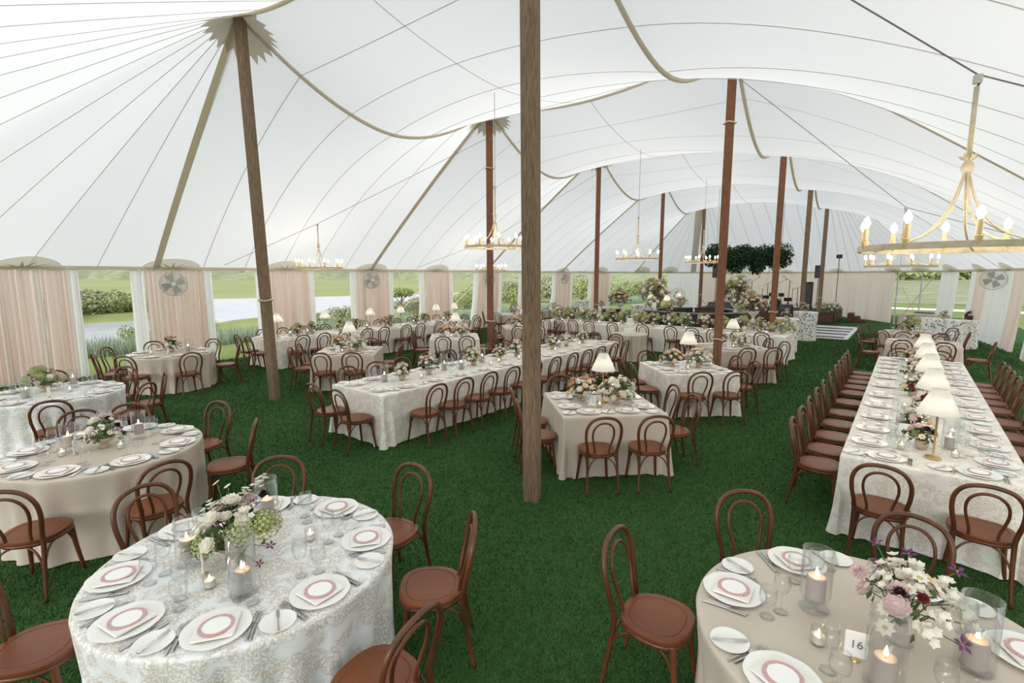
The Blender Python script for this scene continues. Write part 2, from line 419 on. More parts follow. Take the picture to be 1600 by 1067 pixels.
# reeds in a dense belt along the edge of the lawn, and the turf's own blades
def blades(name, m, pts, h, w, lean, seed, grow=None):
    rs = np.random.RandomState(seed); n = len(pts)
    a = rs.rand(n)*2*PI; hh = h*(.6+.8*rs.rand(n)); ww = w*(.7+.6*rs.rand(n)); la = rs.rand(n)*2*PI
    if grow is not None: hh = hh*(1+grow/18); ww = ww*(1+grow/4)
    ll = lean*hh*rs.rand(n)
    P = np.zeros((n, 3, 3)); P[:, :, :] = pts[:, None, :]
    P[:, 0, 0] += np.cos(a)*ww; P[:, 0, 1] += np.sin(a)*ww; P[:, 1, 0] -= np.cos(a)*ww; P[:, 1, 1] -= np.sin(a)*ww
    P[:, 2, 0] += np.cos(la)*ll; P[:, 2, 1] += np.sin(la)*ll; P[:, 2, 2] += hh
    me = bpy.data.meshes.new(name); me.vertices.add(n*3); me.vertices.foreach_set('co', P.reshape(-1))
    me.loops.add(n*3); me.loops.foreach_set('vertex_index', np.arange(n*3, dtype=np.int32))
    me.polygons.add(n); me.polygons.foreach_set('loop_start', np.arange(0, n*3, 3, dtype=np.int32))
    me.materials.append(M[m]); me.update(calc_edges=True)
    return put(name, me)
rs = np.random.RandomState(8)
n = 45000; Y = rs.rand(n)*75-20; X = -18.6-rs.rand(n)**1.3*2.2
o = blades('reed_belt', 'reed_blade', np.stack([X, Y, np.full(n, -.1)], 1), .50, .016, .5, 1)
stuff(tag(o, 'blue-green tall reeds in a belt along the lawn edge', 'reeds'))
n = 620000
d = 1.3+24.0*rs.rand(n)**1.15; az = HEAD+np.radians(-52+rs.rand(n)*104)
X = -d*np.sin(az); Y = d*np.cos(az)
k = (X > -15.3) & (X < 3.5) & (Y > -2) & (Y < 31) & ~((X > -10.7) & (X < -1.55) & (Y > 22.3) & (Y < 28.3)) & ~((X > -9.8) & (X < -1.4) & (Y > 28.8))
o = blades('turf_blades', 'turf_blade', np.stack([X, Y, np.zeros(n)], 1)[k], .017, .0021, 1.1, 2, d[k])
stuff(tag(o, 'short dark green turf blades covering the tent floor', 'grass'))

# ------------------------------------------------------------------ tent roof
ZP, ZE = 7.0, 2.62
PL = [(-9.66, 4.40), (-9.52, 10.95), (-9.5, 17.2), (-9.5, 23.5), (-9.5, 29.6)]
PR = [(-3.08, 4.12), (-3.04, 10.75), (-3.22, 17.0), (-3.35, 23.2), (-3.45, 29.2)]
def EX(y, side):
    if side < 0: return float(np.interp(y, [0, 23.5, 25.5, 28, 30, 31.8], [-15.2, -15.2, -14.95, -14.3, -13.4, -12.3]))
    return float(np.interp(y, [0, 20, 22.5, 25.2, 27.8, 29.9, 31.6], [2.75, 2.75, 2.5, 2.1, 1.4, .4, -.6]))
def rz_(t, sad): return sad+(ZP-sad)*abs(2*t-1)**1.8
def ridge(k, t, side):
    P = PL if side < 0 else PR
    return Vector((lerp(P[k][0], P[k+1][0], t), lerp(P[k][1], P[k+1][1], t), rz_(t, 5.65 if side < 0 else 5.38)))
def side_pt(k, t, s, side):
    r = ridge(k, t, side); P = PL if side < 0 else PR
    y = r.y; e = Vector((EX(y, side), y, ZE)); p = e.lerp(r, s)
    p.z += (.10+.42*math.sin(PI*t))*4*s*(1-s); return p
def mid_pt(k, t, s):
    a, c = ridge(k, t, -1), ridge(k, t, 1); p = a.lerp(c, s); p.z += (-.45+.85*math.sin(PI*t))*4*s*(1-s); return p
def cross_band(far, s):
    k, t = (3, 1.) if far else (0, 0.); return mid_pt(k, t, s)
FAR = [(-13.6, 29.6), (-12.3, 31.8), (-10.9, 33.6), (-9.2, 35.1), (-6.2, 36.0), (-3.3, 35.1), (-1.8, 33.5), (-.6, 31.6), (.75, 29.2)]
NEAR = [(-15.2, 4.4), (-15.2, 1.9), (-14.5, -1.2), (-12.4, -3.8), (-9.2, -5.2), (-6.2, -5.5), (-3.2, -5.2), (0, -4.4), (2.1, -2.0), (2.75, 1.4), (2.75, 4.12)]
def poly_len(P): return [0]+list(np.cumsum([math.dist(P[i], P[i+1]) for i in range(len(P)-1)]))
def along(P, u):
    L = poly_len(P); d = u*L[-1]
    return float(np.interp(d, L, [p[0] for p in P])), float(np.interp(d, L, [p[1] for p in P]))
def fan_pt(far, u, s):
    x, y = along(FAR if far else NEAR, u); e = Vector((x, y, ZE))
    q = min(max((u-.34)/.32, 0), 1); r = cross_band(far, q); p = e.lerp(r, s)
    p.z += .10*4*s*(1-s)-.0; return p
# the hem of the roof carries every fabric panel
hem = [(-15.2, y) for y in np.arange(4.4, 23.6, 1.6)]+[(EX(y, -1), y) for y in (24.5, 26, 27.5)]+FAR+[(EX(y, 1), y) for y in (27.8, 26.5, 25.2, 23.8, 22.5, 21)]+[(2.75, y) for y in np.arange(19.6, 4.2, -1.6)]+NEAR[::-1][:-1]
b = MB(); n = len(hem); vs = []
for i, (x, y) in enumerate(hem):
    x0, y0 = hem[i-1]; x1, y1 = hem[(i+1) % n]; t = Vector((x1-x0, y1-y0, 0)).normalized(); nn = Vector((t.y, -t.x, 0))*.012
    for dz, s in ((.03, 1), (-.07, 1), (-.07, -1), (.03, -1)): vs.append((x+nn.x*s, y+nn.y*s, ZE+dz))
fs = [(i*4+k, i*4+(k+1) % 4, ((i+1) % n)*4+(k+1) % 4, ((i+1) % n)*4+k) for i in range(n) for k in range(4)]
ROOF = struct(b.add(vs, fs).obj('ceiling', 'webbing', None, False))
ROOF['label'] = 'white sailcloth tent roof rising to two rows of peaks'
allv, allf = [], []
def patch(fn, u0, u1, nu, ns):
    vs = [fn(lerp(u0, u1, i/nu), j/ns) for i in range(nu+1) for j in range(ns+1)]
    fs = [(i*(ns+1)+j, i*(ns+1)+j+1, (i+1)*(ns+1)+j+1, (i+1)*(ns+1)+j) for i in range(nu) for j in range(ns)]
    o = len(allv); allv.extend(vs); allf.extend(tuple(o+q for q in f) for f in fs)
    MB().add(vs, fs).obj('fabric_panel', 'sailcloth', ROOF, True)
def ribbon(name, pts, w, m='seam_thread', dz=-.012):
    vs = []; P = [Vector(p) for p in pts]
    for i, p in enumerate(P):
        t = P[min(i+1, len(P)-1)]-P[max(i-1, 0)]; h = Vector((t.y, -t.x, 0))
        if h.length < 1e-6: h = Vector((1, 0, 0))
        h = h.normalized()*w/2; vs += [p+h+Vector((0, 0, dz)), p-h+Vector((0, 0, dz)), p-h+Vector((0, 0, dz-.004)), p+h+Vector((0, 0, dz-.004))]
    fs = [(i*4+k, i*4+(k+1) % 4, i*4+4+(k+1) % 4, i*4+4+k) for i in range(len(P)-1) for k in range(4)]
    return MB().add(vs, fs).obj(name, m, ROOF, False)
NP = 6
for k in range(4):
    for q in range(NP):
        a, c = q/NP, (q+1)/NP
        for side in (-1, 1): patch(lambda t, s: side_pt(k, t, s, side), a, c, 4, 14)
        patch(lambda t, s: mid_pt(k, t, s), a, c, 4, 12)
        if q:
            for side in (-1, 1): ribbon('seam', [side_pt(k, a, j/20, side) for j in range(21)], .016)
            ribbon('seam', [mid_pt(k, a, j/16) for j in range(17)], .016)
    # lengthwise seam along the middle of the centre bay
    ribbon('seam', [mid_pt(k, j/24, .5) for j in range(25)], .014)
for far in (False, True):
    nf = 26
    for q in range(nf):
        patch(lambda u, s: fan_pt(far, u, s), q/nf, (q+1)/nf, 3, 12)
        if q: ribbon('seam', [fan_pt(far, q/nf, j/16) for j in range(17)], .015)
RB = BVHTree.FromPolygons(allv, allf)
def roof_z(x, y):
    h = RB.ray_cast(Vector((x, y, 1.0)), Vector((0, 0, 1)))
    return h[0].z if h[0] is not None else ZE
for k in range(5):
    kk, t = (k, 0.) if k < 4 else (3, 1.)
    for side in (-1, 1):
        ribbon('webbing_band', [side_pt(kk, t, j/20, side) for j in range(21)], .15, 'webbing', -.02)
        if k < 4:
            MB().tube([ridge(k, j/28, side)-Vector((0, 0, .03)) for j in range(29)], .038, 6).obj('ridge_webbing', 'webbing', ROOF, True)
    MB().tube([mid_pt(kk, t, j/16)-Vector((0, 0, .03)) for j in range(17)], .034, 6).obj('ridge_webbing', 'webbing', ROOF, True)
for P in PL+PR:   # zig-zag canvas crowns at the peaks
    vs = [(P[0], P[1], ZP-.05)]; fs = []; nt = 22
    for i in range(nt*2):
        a = 2*PI*i/(nt*2); rr = .62 if i % 2 == 0 else .48
        for q, r2 in enumerate((rr*.5, rr)):
            x, y = P[0]+r2*math.cos(a), P[1]+r2*math.sin(a); vs.append((x, y, roof_z(x, y)-.035))
    N = nt*2
    fs = [(0, 1+2*i, 1+2*((i+1) % N)) for i in range(N)]+[(1+2*i, 2+2*i, 2+2*((i+1) % N), 1+2*((i+1) % N)) for i in range(N)]
    MB().add(vs, fs).obj('peak_crown', 'crown_canvas', ROOF, False)
EAVE = [(-15.2, y, PI/2*0) for y in (1.9, 4.75, 7.8, 10.95, 14.1, 17.3, 20.5, 23.5)]
EAVE = [(x, y, 1, 0) for x, y, _ in EAVE]+[(-14.6, 26.8, .97, -.2), (-13.4, 30, .85, -.5), (-12.3, 31.8, .8, -.6), (-9.2, 35.1, .5, -.87), (-6.2, 36.0, 0, -1), (-3.3, 35.1, -.5, -.87), (-.6, 31.6, -.82, -.57), (.4, 29.9, -.9, -.4), (1.4, 27.8, -.95, -.3), (2.1, 25.2, -.98, -.2), (2.5, 22.5, -1, 0), (2.75, 19.4, -1, 0)]
for x, y, nx, ny in EAVE:   # half-round patches with a pointed star where the side poles meet the hem
    nn = Vector((nx, ny)).normalized(); tt = Vector((-nn.y, nn.x)); vs = [(x, y, ZE-.03)]
    for i in range(17):
        a = PI*i/16; d = nn*math.sin(a)*.30+tt*math.cos(a)*.68; px, py = x+d.x, y+d.y; vs.append((px, py, max(roof_z(px, py)-.03, ZE-.03)))
    MB().add(vs, [(0, i+1, i+2) for i in range(16)]).obj('eave_patch', 'burst_canvas', ROOF, False)
    vs = [(x, y, ZE-.05)]; fs = []
    for i in range(7):
        a0 = PI*(.06+.88*i/6)
        for a, r in ((a0-.2, .17), (a0, .55), (a0+.2, .17)):
            d = nn*math.sin(a)*r*.42+tt*math.cos(a)*r*1.15; px, py = x+d.x, y+d.y; vs.append((px, py, max(roof_z(px, py)-.055, ZE-.05)))
        o = 1+i*3; fs.append((0, o, o+1, o+2))
    MB().add(vs, fs).obj('eave_star', 'crown_canvas', ROOF, False)

# ------------------------------------------------------------------ poles
BASE = {('L', 0): (-9.52, 4.52), ('R', 0): (-3.02, 4.15)}
PHR = {('L', 0): 'weathered square tent pole standing on the lawn left of centre', ('R', 0): 'weathered square tent pole in the middle of the picture, nearest',
       ('L', 1): 'brown tent pole behind the long white middle table', ('R', 1): 'reddish tent pole between patterned and taupe square tables',
       ('L', 2): 'brown tent pole rising behind the flowered head table left part', ('R', 2): 'reddish tent pole right of the round bar',
       ('L', 3): 'brown tent pole behind the bar flowers, left row', ('R', 3): 'brown tent pole in front of the stage, by the cocktail tables',
       ('L', 4): 'brown tent pole at the left end of the stage', ('R', 4): 'brown tent pole at the right end of the stage'}
for s, P in (('L', PL), ('R', PR)):
    for k, (x, y) in enumerate(P):
        bx, by = BASE.get((s, k), (x, y)); w = .165
        t = thing('tent_pole', PHR[(s, k)], 'pole', (bx, by, 0), group='tent centre poles')
        c = MB(); e = .02; h = w/2; dx, dy = x-bx, y-by; top = ZP-.07; rings = []
        pr = [(-h+e, -h), (h-e, -h), (h, -h+e), (h, h-e), (h-e, h), (-h+e, h), (-h, h-e), (-h, -h+e)]
        vs = []; rot = .42 if s == 'L' else .30
        for q in range(9):
            u = q/8
            for px, py in pr: vs.append((px*math.cos(rot)-py*math.sin(rot)+dx*u, px*math.sin(rot)+py*math.cos(rot)+dy*u, top*u))
        fs = [(q*8+i, q*8+(i+1) % 8, q*8+8+(i+1) % 8, q*8+8+i) for q in range(8) for i in range(8)]+[tuple(range(7, -1, -1)), tuple(range(64, 72))]
        c.add(vs, fs).obj('post', 'old_wood' if k == 0 or (s == 'R' and k > 2) else 'red_wood', t, False)
        for zz in ((1.95,) if k == 0 and s == 'L' else (1.1, 5.4) if k == 1 else (1.3,)):
            if (s, k) == ('R', 0): continue
            MB().tube([(math.cos(a)*.125+dx*zz/top, math.sin(a)*.125+dy*zz/top, zz+.012*math.sin(3*a)) for a in np.linspace(0, 2*PI, 17)[:-1]], .012, 6, closed=True).obj('rope_tie', 'rope', t, True)

# ------------------------------------------------------------------ curtains
def drape(t, p0, p1, z0, z1, nf, amp, m, seed, spread=0., sway=(0, 0)):
    r = random.Random(seed); p0, p1 = Vector(p0), Vector(p1); L = (p1-p0).length; d = (p1-p0)/L; nn = Vector((-d.y, d.x, 0))
    N = nf*6; K = 10; vs = []; ph = [r.random()*6 for _ in range(4)]
    for j in range(K+1):
        u = j/K; z = lerp(z1, z0, u)
        for i in range(N+1):
            v = i/N; w = math.sin(2*PI*nf*v+ph[0])*(.7+.3*math.sin(9*v+ph[1]))+.35*math.sin(2*PI*nf*.5*v+ph[2]+u*1.5)
            q = p0+d*L*(v+(v-.5)*spread*u)+nn*(amp*(.55+.6*u)*w)
            q = q+Vector((sway[0], sway[1], 0))*u*u
            vs.append((q.x, q.y, z))
    fs = [(j*(N+1)+i, j*(N+1)+i+1, (j+1)*(N+1)+i+1, (j+1)*(N+1)+i) for j in range(K) for i in range(N)]
    MB().add(vs, fs).obj('drape_panel', m, t, True)
for k, y in enumerate((1.9, 4.75, 7.8, 10.95, 14.1, 17.3, 20.5, 23.5, 26.8)):
    x = EX(y, -1)+.05
    t = thing('curtain', '%s curtain from the left edge, blush with pleat light painted white, along the left eave' % ORD[k+1], 'curtain', (x, y, 0), group='curtains along the left eave')
    hw = .93; x0, x1 = EX(y-hw, -1)+.05-x, EX(y+hw, -1)+.05-x
    sw = (.0, 0) if k < 5 else (.0, -.28)
    cuts = [0, .16, .27, .34, .58, .64, .80, .88, 1.]; rk = random.Random(300+k); cuts = [c if c in (0, 1.) else c+rk.uniform(-.02, .02) for c in cuts]
    for q in range(8):
        c0, c1 = cuts[q], cuts[q+1]
        drape(t, (lerp(x0, x1, c0), lerp(-hw, hw, c0), 0), (lerp(x0, x1, c1), lerp(-hw, hw, c1), 0), .03, 2.56, max(2, round((c1-c0)*15)), .10, 'drape_white' if q in (0, 7) else 'drape_lit_pleat' if q in (2, 4) else 'drape_blush', k*9+q, .05, sw)  # white and cream strips put the light through the pleats into the colour
    MB().tube([(x0, -hw, 2.56), (0, 0, 2.56), (x1, hw, 2.56)], .018, 6).obj('curtain_rail', 'webbing', t)
t = thing('backdrop_curtain', 'long taupe pleated curtain closing the tent behind the stage', 'curtain', (0, 0, 0))
W5 = [(-12.3, 31.8), (-10.9, 33.6), (-9.2, 35.1), (-6.2, 36.0), (-3.3, 35.1), (-1.8, 33.5), (-.6, 31.6)]
for i in range(6):
    a, c = Vector((*W5[i], 0)), Vector((*W5[i+1], 0)); drape(t, a, c, .02, 2.56, int((c-a).length*5), .06, 'drape_white' if i == 0 else 'drape_taupe', 60+i)
for k, (a, c, sw, m, lab) in enumerate([((1.05, 28.5, 0), (1.55, 27.2, 0), (-.12, 0), 'drape_white', 'narrow white curtain right of the opening beside the backdrop'),
                                        ((1.85, 26.3, 0), (2.2, 24.7, 0), (-.12, 0), 'drape_blush', 'blush curtain behind the patterned buffet table at right'),
                                        ((2.22, 24.4, 0), (2.50, 22.6, 0), (-.15, 0), 'drape_white', 'white billowing curtain below the right fan'),
                                        ((2.50, 22.6, 0), (2.68, 21.0, 0), (-.12, 0), 'drape_blush', 'blush billowing curtain left of the clear panel'),
                                        ((2.72, 19.5, 0), (2.72, 17.6, 0), (-.12, 0), 'drape_blush', 'blush curtain at the right edge of the picture')]):
    t = thing('curtain', lab, 'curtain', (a[0], a[1], 0), group='curtains along the right eave')
    o = Vector(a); p1 = Vector(c)-o
    drape(t, (0, 0, 0), p1*.35, .12, 2.58, 3, .05, 'drape_white', 80+k*3, .1, sw)
    drape(t, p1*.35, p1, .12, 2.58, 6, .06, m, 81+k*3, .1, sw)
t = thing('clear_wall_panel', 'clear vinyl tent wall panel between two blush curtains at right', 'wall panel', (2.85, 20.2, 0))
MB().box((0, 0, 1.3), (.01, 1.6, 2.4)).obj('vinyl_sheet', 'vinyl', t)
b = MB()
for dy in (-.8, .8): b.box((0, dy, 1.3), (.02, .05, 2.5))
b.box((0, 0, .1), (.02, 1.6, .05)); b.obj('panel_border', 'webbing', t)
# thin side poles and guy ropes seen through the openings
for k, (x, y, lab) in enumerate([(-.45, 31.4, 'thin grey side pole at the right end of the backdrop curtain'), (.45, 29.8, 'thin grey side pole right of the open end corner')]):
    t = thing('side_pole', lab, 'pole', (x, y, 0)); MB().tube([(0, 0, 0), (0, 0, 2.58)], .03, 8).obj('tube', 'fan_grey', t); MB().lathe([(.07, 0), (.07, .02), (.03, .03)], 10).obj('foot_plate', 'fan_grey', t)
for k, (p, q, lab) in enumerate([((-.55, 31.7, 2.5), (.55, 33.9, 0), 'dark guy strap running down to the lawn in the open corner'), ((.9, 30.5, 2.4), (-.2, 36, .05), 'pale guy strap slanting outside the open corner'),
                                 ((-15.3, 14.1, 2.5), (-17.6, 13.2, 0), 'dark guy strap behind the small tree on the left'), ((-15.3, 17.3, 2.5), (-17.6, 16.0, 0), 'guy strap by the fifth left curtain')]):
    v = Vector(q)-Vector(p)
    t = thing('guy_strap', lab, 'strap', q); MB().tube([-v, (0, 0, 0)], .018, 6).obj('strap', 'webbing', t); MB().tube([(0, 0, -.1), (0, 0, .12)], .02, 6).obj('stake', 'black_metal', t)
# wall fans
def wall_fan(x, y, z, face, lab, s=.29):
    t = thing('wall_fan', lab, 'fan', (x, y, z), face, 'grey fans hung at the eaves')
    MB().tube([(s*math.cos(a), 0, s*math.sin(a)) for a in np.linspace(0, 2*PI, 33)[:-1]], .014, 6, closed=True).tube([(s*math.cos(a), .1, s*math.sin(a)) for a in np.linspace(0, 2*PI, 33)[:-1]], .012, 6, closed=True).obj('cage_ring', 'fan_grey', t)
    b = MB()
    for i in range(44):
        a = 2*PI*i/44; b.tube([(.05*math.cos(a), -.05, .05*math.sin(a)), (s*.7*math.cos(a), -.05, s*.7*math.sin(a)), (s*math.cos(a), 0, s*math.sin(a))], .0035, 4, cap=False)
    for rr in (.35, .55, .8): b.tube([(s*rr*math.cos(a), -.05, s*rr*math.sin(a)) for a in np.linspace(0, 2*PI, 25)[:-1]], .0035, 4, closed=True)
    b.obj('grille', 'fan_grey', t)
    MB().tube([(0, -.06, 0), (0, .04, 0)], .05, 14).obj('hub', 'vase_white', t)
    MB().tube([(0, .04, 0), (0, .26, 0)], .07, 12).obj('motor', 'fan_grey', t)
    for i in range(4):
        a = i*PI/2+.4; c, sn = math.cos(a), math.sin(a); vs = []
        for r_, w_, tw in ((.06, .04, .03), (.15, .08, .03), (.25, .10, .02)):
            for q in (-1, 1): vs.append((c*r_-sn*w_*q, .03+tw*q, sn*r_+c*w_*q))
        MB().add(vs+[(x_, y_+.004, z_) for x_, y_, z_ in vs], [(0, 1, 3, 2), (2, 3, 5, 4), (6, 8, 9, 7), (8, 10, 11, 9)]).obj('blade', 'fan_grey', t)
    MB().tube([(0, .2, 0), (0, .2, .22), (0, .05, .32)], .015, 6).obj('bracket', 'fan_grey', t)
def facing(x, y): return math.atan2(0-y, 0-x)+PI/2   # -Y of the fan looks at the camera side
wall_fan(-14.55, 4.55, 2.2, facing(-14.55, 4.55), 'round grey fan on the second left curtain')
wall_fan(-14.8, 10.7, 2.25, facing(-14.8, 10.7)+.5, 'round grey fan on the fourth left curtain')
wall_fan(-14.8, 17.0, 2.25, facing(-14.8, 17)+.6, 'round grey fan behind the pole on the sixth left curtain')
wall_fan(-14.6, 23.0, 2.25, facing(-14.6, 23)+.9, 'round grey fan turned sideways by the eighth left curtain')
wall_fan(2.15, 22.6, 2.28, facing(2.15, 22.6), 'round grey fan on the white curtain at the right', .33)
# ------------------------------------------------------------------ bentwood chair (faces +Y, seat centre at the origin)
def seat_outline(r, n=28):
    out = []
    for i in range(n):
        a = 2*PI*i/n; c, s = math.cos(a), math.sin(a); p = 2.6
        k = (abs(c)**p+abs(s)**p)**(-1/p); wx = .205*(1+.07*s)
        out.append((c*k*wx*r, s*k*.20*r))
    return out
def make_seat():
    b = MB(); vs = []; prof = [(.0, .428), (.9, .428), (.985, .434), (1., .445), (.99, .456), (.955, .461), (.80, .461), (.785, .457), (.77, .457), (.755, .46), (.0, .458)]
    n = 28
    for r, z in prof:
        for x, y in seat_outline(max(r, .002), n): vs.append((x, y, z))
    fs = [(i*n+k, i*n+(k+1) % n, (i+1)*n+(k+1) % n, (i+1)*n+k) for i in range(len(prof)-1) for k in range(n)]
    return b.add(vs, fs).mesh('seat', 'seat_wood', 'auto')
def half(P): return P+[(-x, y, z) for x, y, z in reversed(P[:-1])]
hoop = catmull(half([(-.185, -.265, 0), (-.172, -.225, .22), (-.168, -.196, .44), (-.172, -.205, .52), (-.196, -.232, .66), (-.188, -.258, .78), (-.125, -.278, .865), (0, -.285, .893)]), 4)
inner = catmull(half([(-.082, -.178, .455), (-.086, -.188, .52), (-.118, -.222, .66), (-.108, -.246, .755), (-.062, -.262, .81), (0, -.266, .826)]), 4)
CH = {'seat': make_seat(),
      'back_hoop': MB().tube(hoop, [.0125+.0045*min(1, p.z/.4) for p in hoop], 7).mesh('back_hoop', 'chair_wood'),
      'inner_hoop': MB().tube(inner, .0115, 6).mesh('inner_hoop', 'chair_wood'),
      'seat_rim': MB().tube([(x, y, .418) for x, y in seat_outline(.93, 24)], .016, 6, closed=True).mesh('seat_rim', 'chair_wood')}
for s in (-1, 1):
    lg = [(s*.150, .135, .43), (s*.154, .142, .38), (s*.163, .158, .22), (s*.185, .185, 0)]
    CH['leg', s] = MB().tube(catmull(lg, 3), [.021, .022, .022, .021, .019, .018, .017, .016, .015, .013], 7).mesh('leg', 'chair_wood')
def arch(p, q, top, off):
    m = [(p[0]+q[0])/2+off[0], (p[1]+q[1])/2+off[1]]
    P = [p, (lerp(p[0], m[0], .22), lerp(p[1], m[1], .22), lerp(p[2], top, .6)), (lerp(p[0], m[0], .55), lerp(p[1], m[1], .55), top-.012), (m[0], m[1], top)]
    Q = [(lerp(q[0], m[0], .55), lerp(q[1], m[1], .55), top-.012), (lerp(q[0], m[0], .22), lerp(q[1], m[1], .22), lerp(q[2], top, .6)), q]
    return MB().tube(catmull(P+Q, 3), .0085, 6).mesh('brace', 'chair_wood')
CH['brace', 0] = arch((-.170, -.222, .25), (.170, -.222, .25), .41, (0, .06))
CH['brace', 1] = arch((.172, -.222, .25), (.163, .155, .25), .41, (0, 0))
CH['brace', 2] = arch((-.172, -.222, .25), (-.163, .155, .25), .41, (0, 0))
CH['brace', 3] = arch((-.16, .152, .25), (.16, .152, .25), .41, (0, -.05))
crng = random.Random(77)
def chair(x, y, rz, label, group):
    t = thing('bentwood_chair', label, 'chair', (x, y, 0), rz+crng.uniform(-.05, .05), group)
    for k in CH: put(k if isinstance(k, str) else k[0], CH[k], t)
    return t
# ------------------------------------------------------------------ tableware
DIN = MB().lathe([(.0005, 0), (.090, 0), (.142, .013), (.148, .017), (.142, .018), (.102, .007), (.0005, .006)], 48, wob=lambda a, i: (.022*abs(math.cos(4*a)) if 1 < i < 5 else 0)).mesh('dinner_plate', 'china', 'auto')
BRE = MB().lathe([(.0005, 0), (.050, 0), (.079, .009), (.083, .012), (.079, .012), (.055, .005), (.0005, .004)], 28, wob=lambda a, i: (.015*abs(math.cos(4*a)) if 1 < i < 5 else 0)).mesh('bread_plate', 'china', 'auto')
b = MB().lathe([(.0005, 0), (.060, 0), (.060, .0025), (.0005, .0025)], 32); b.mi = 1
b.open_lathe([(.0605, 0), (.077, 0), (.077, .003), (.0605, .003), (.0605, 0)], 32)
MENU = b.mesh('menu_card', ['card_white', 'menu_pink'], 'auto')
b = MB(); b.bbox((0, 0, .004), (.178, .178, .008), .006, 0); b.box((.072, 0, .0095), (.028, .17, .003)); NAP = b.mesh('napkin', 'napkin_linen', False)
def cutlery(kind):
    b = MB(); L = .2 if kind != 'butter_knife' else .15
    w = {'fork': .004, 'knife': .0055, 'butter_knife': .004}[kind]
    b.tube([(0, -L/2, .003), (0, -L/4, .004), (0, L*.12, .005)], [w*1.5, w*1.1, w*.8], 6)
    if kind == 'fork':
        b.bbox((0, L*.2, .005), (.02, .05, .003), .0014)
        for i in range(4): b.box((-.0078+i*.0052, L*.39, .006), (.0026, .055, .002))
    else:
        b.bbox((.002, L*.32, .005), (.014, L*.42, .003), .0014)
    return b.mesh(kind, 'silver', False)
FORK, KNIFE, BUT = cutlery('fork'), cutlery('knife'), cutlery('butter_knife')
GOB = MB().lathe([(.0005, 0), (.033, 0), (.033, .004), (.009, .012), (.007, .045), (.013, .055), (.037, .08), (.042, .115), (.038, .155), (.036, .155), (.040, .115), (.034, .083), (.0005, .062)], 18).mesh('water_goblet', 'clear_glass', True)
WIN = MB().lathe([(.0005, 0), (.034, 0), (.034, .003), (.005, .01), (.0045, .09), (.03, .115), (.04, .15), (.034, .21), (.0325, .21), (.038, .15), (.028, .118), (.0005, .098)], 18).mesh('wine_glass', 'clear_glass', True)
FLA = MB().lathe([(.0005, 0), (.006, .006), (.0075, .014), (.004, .028), (.0005, .042)], 8).mesh('flame', 'flame', True)
WCK = MB().tube([(0, 0, 0), (.001, 0, .012)], .0012, 4).mesh('wick', 'black_plastic')
HG = MB().open_lathe([(.0005, .001), (.058, .001), (.062, .006), (.062, .29), (.059, .29), (.058, .014), (.0005, .012)], 24).mesh('glass_cylinder', 'clear_glass', True)
HF = MB().open_lathe([(.0005, .0), (.060, .002), (.058, .006), (.012, .016), (.012, .03), (.05, .045), (.062, .07), (.062, .28), (.059, .28), (.059, .075), (.046, .052), (.0005, .048)], 24).mesh('footed_glass', 'clear_glass', True)
CAN = MB().lathe([(.0005, 0), (.038, 0), (.039, .004), (.039, .104), (.034, .106), (.02, .101), (.0005, .1)], 20).mesh('pillar_candle', 'wax_grey', 'auto')
VG = MB().open_lathe([(.0005, .0), (.029, .0), (.032, .006), (.033, .078), (.031, .078), (.029, .01), (.0005, .008)], 18).mesh('votive_glass', 'clear_glass', True)
VC = MB().lathe([(.0005, 0), (.026, 0), (.027, .036), (.0005, .034)], 14).mesh('candle', 'wax_white', 'auto')
def hurricane(x, y, z, label, foot=False, group=None, s=1.):
    t = thing('hurricane_candle', label, 'candle', (x, y, z), 0, group); t.scale = (s, s, s)
    z0 = .05 if foot else .013
    put('glass_cylinder', HF if foot else HG, t); c = put('pillar_candle', CAN, t, (0, 0, z0)); put('wick', WCK, c, (0, 0, .1)); put('flame', FLA, c, (0, 0, .108))
def votive(x, y, z, label, group=None):
    t = thing('votive_candle', label, 'candle', (x, y, z), 0, group)
    put('votive_glass', VG, t); c = put('candle', VC, t, (0, 0, .009)); put('flame', FLA, c, (0, 0, .036), scale=.7)
def setting(x, y, z, rz, place, phrase, level, gid, squeeze=1.):
    """one cover: +Y of the cover points to the middle of the table"""
    c, s = math.cos(rz), math.sin(rz)
    def P(dx, dy): return (x+dx*c-dy*s, y+dx*s+dy*c)
    def it(name, me, what, cat, dx, dy, dz, a=0.):
        px, py = P(dx*squeeze, dy); o = put(name, me, None, (px, py, z+dz), rz+a)
        tag(o, '%s at %s, %s' % (what, place, phrase), cat, '%s on the %s' % (name.replace('_', ' ')+'s', gid)); return o
    j = crng.uniform(-.06, .06)
    it('dinner_plate', DIN, 'white scalloped dinner plate', 'plate', 0, 0, 0)
    it('napkin', NAP, 'folded cream napkin', 'napkin', 0, 0, .0145, j)
    it('menu_card', MENU, 'round pink-bordered menu', 'menu', 0, 0, .0257, j)
    it('bread_plate', BRE, 'small white bread plate', 'plate', -.25/squeeze, -.025, 0)
    it('water_goblet', GOB, 'clear water goblet', 'glass', .135, .175, 0)
    if level > 0:
        it('butter_knife', BUT, 'silver butter knife', 'knife', -.25/squeeze, -.025, .011, -.5)
        it('wine_glass', WIN, 'clear wine glass', 'glass', .045, .225, 0)
    if level > 1:
        it('dinner_fork', FORK, 'inner silver fork', 'fork', -.172, -.005, 0)
        it('salad_fork', FORK, 'outer silver fork', 'fork', -.196, -.02, 0)
        it('dinner_knife', KNIFE, 'inner silver knife', 'knife', .176, -.01, 0)
        it('salad_knife', KNIFE, 'outer silver knife', 'knife', .196, -.015, 0)
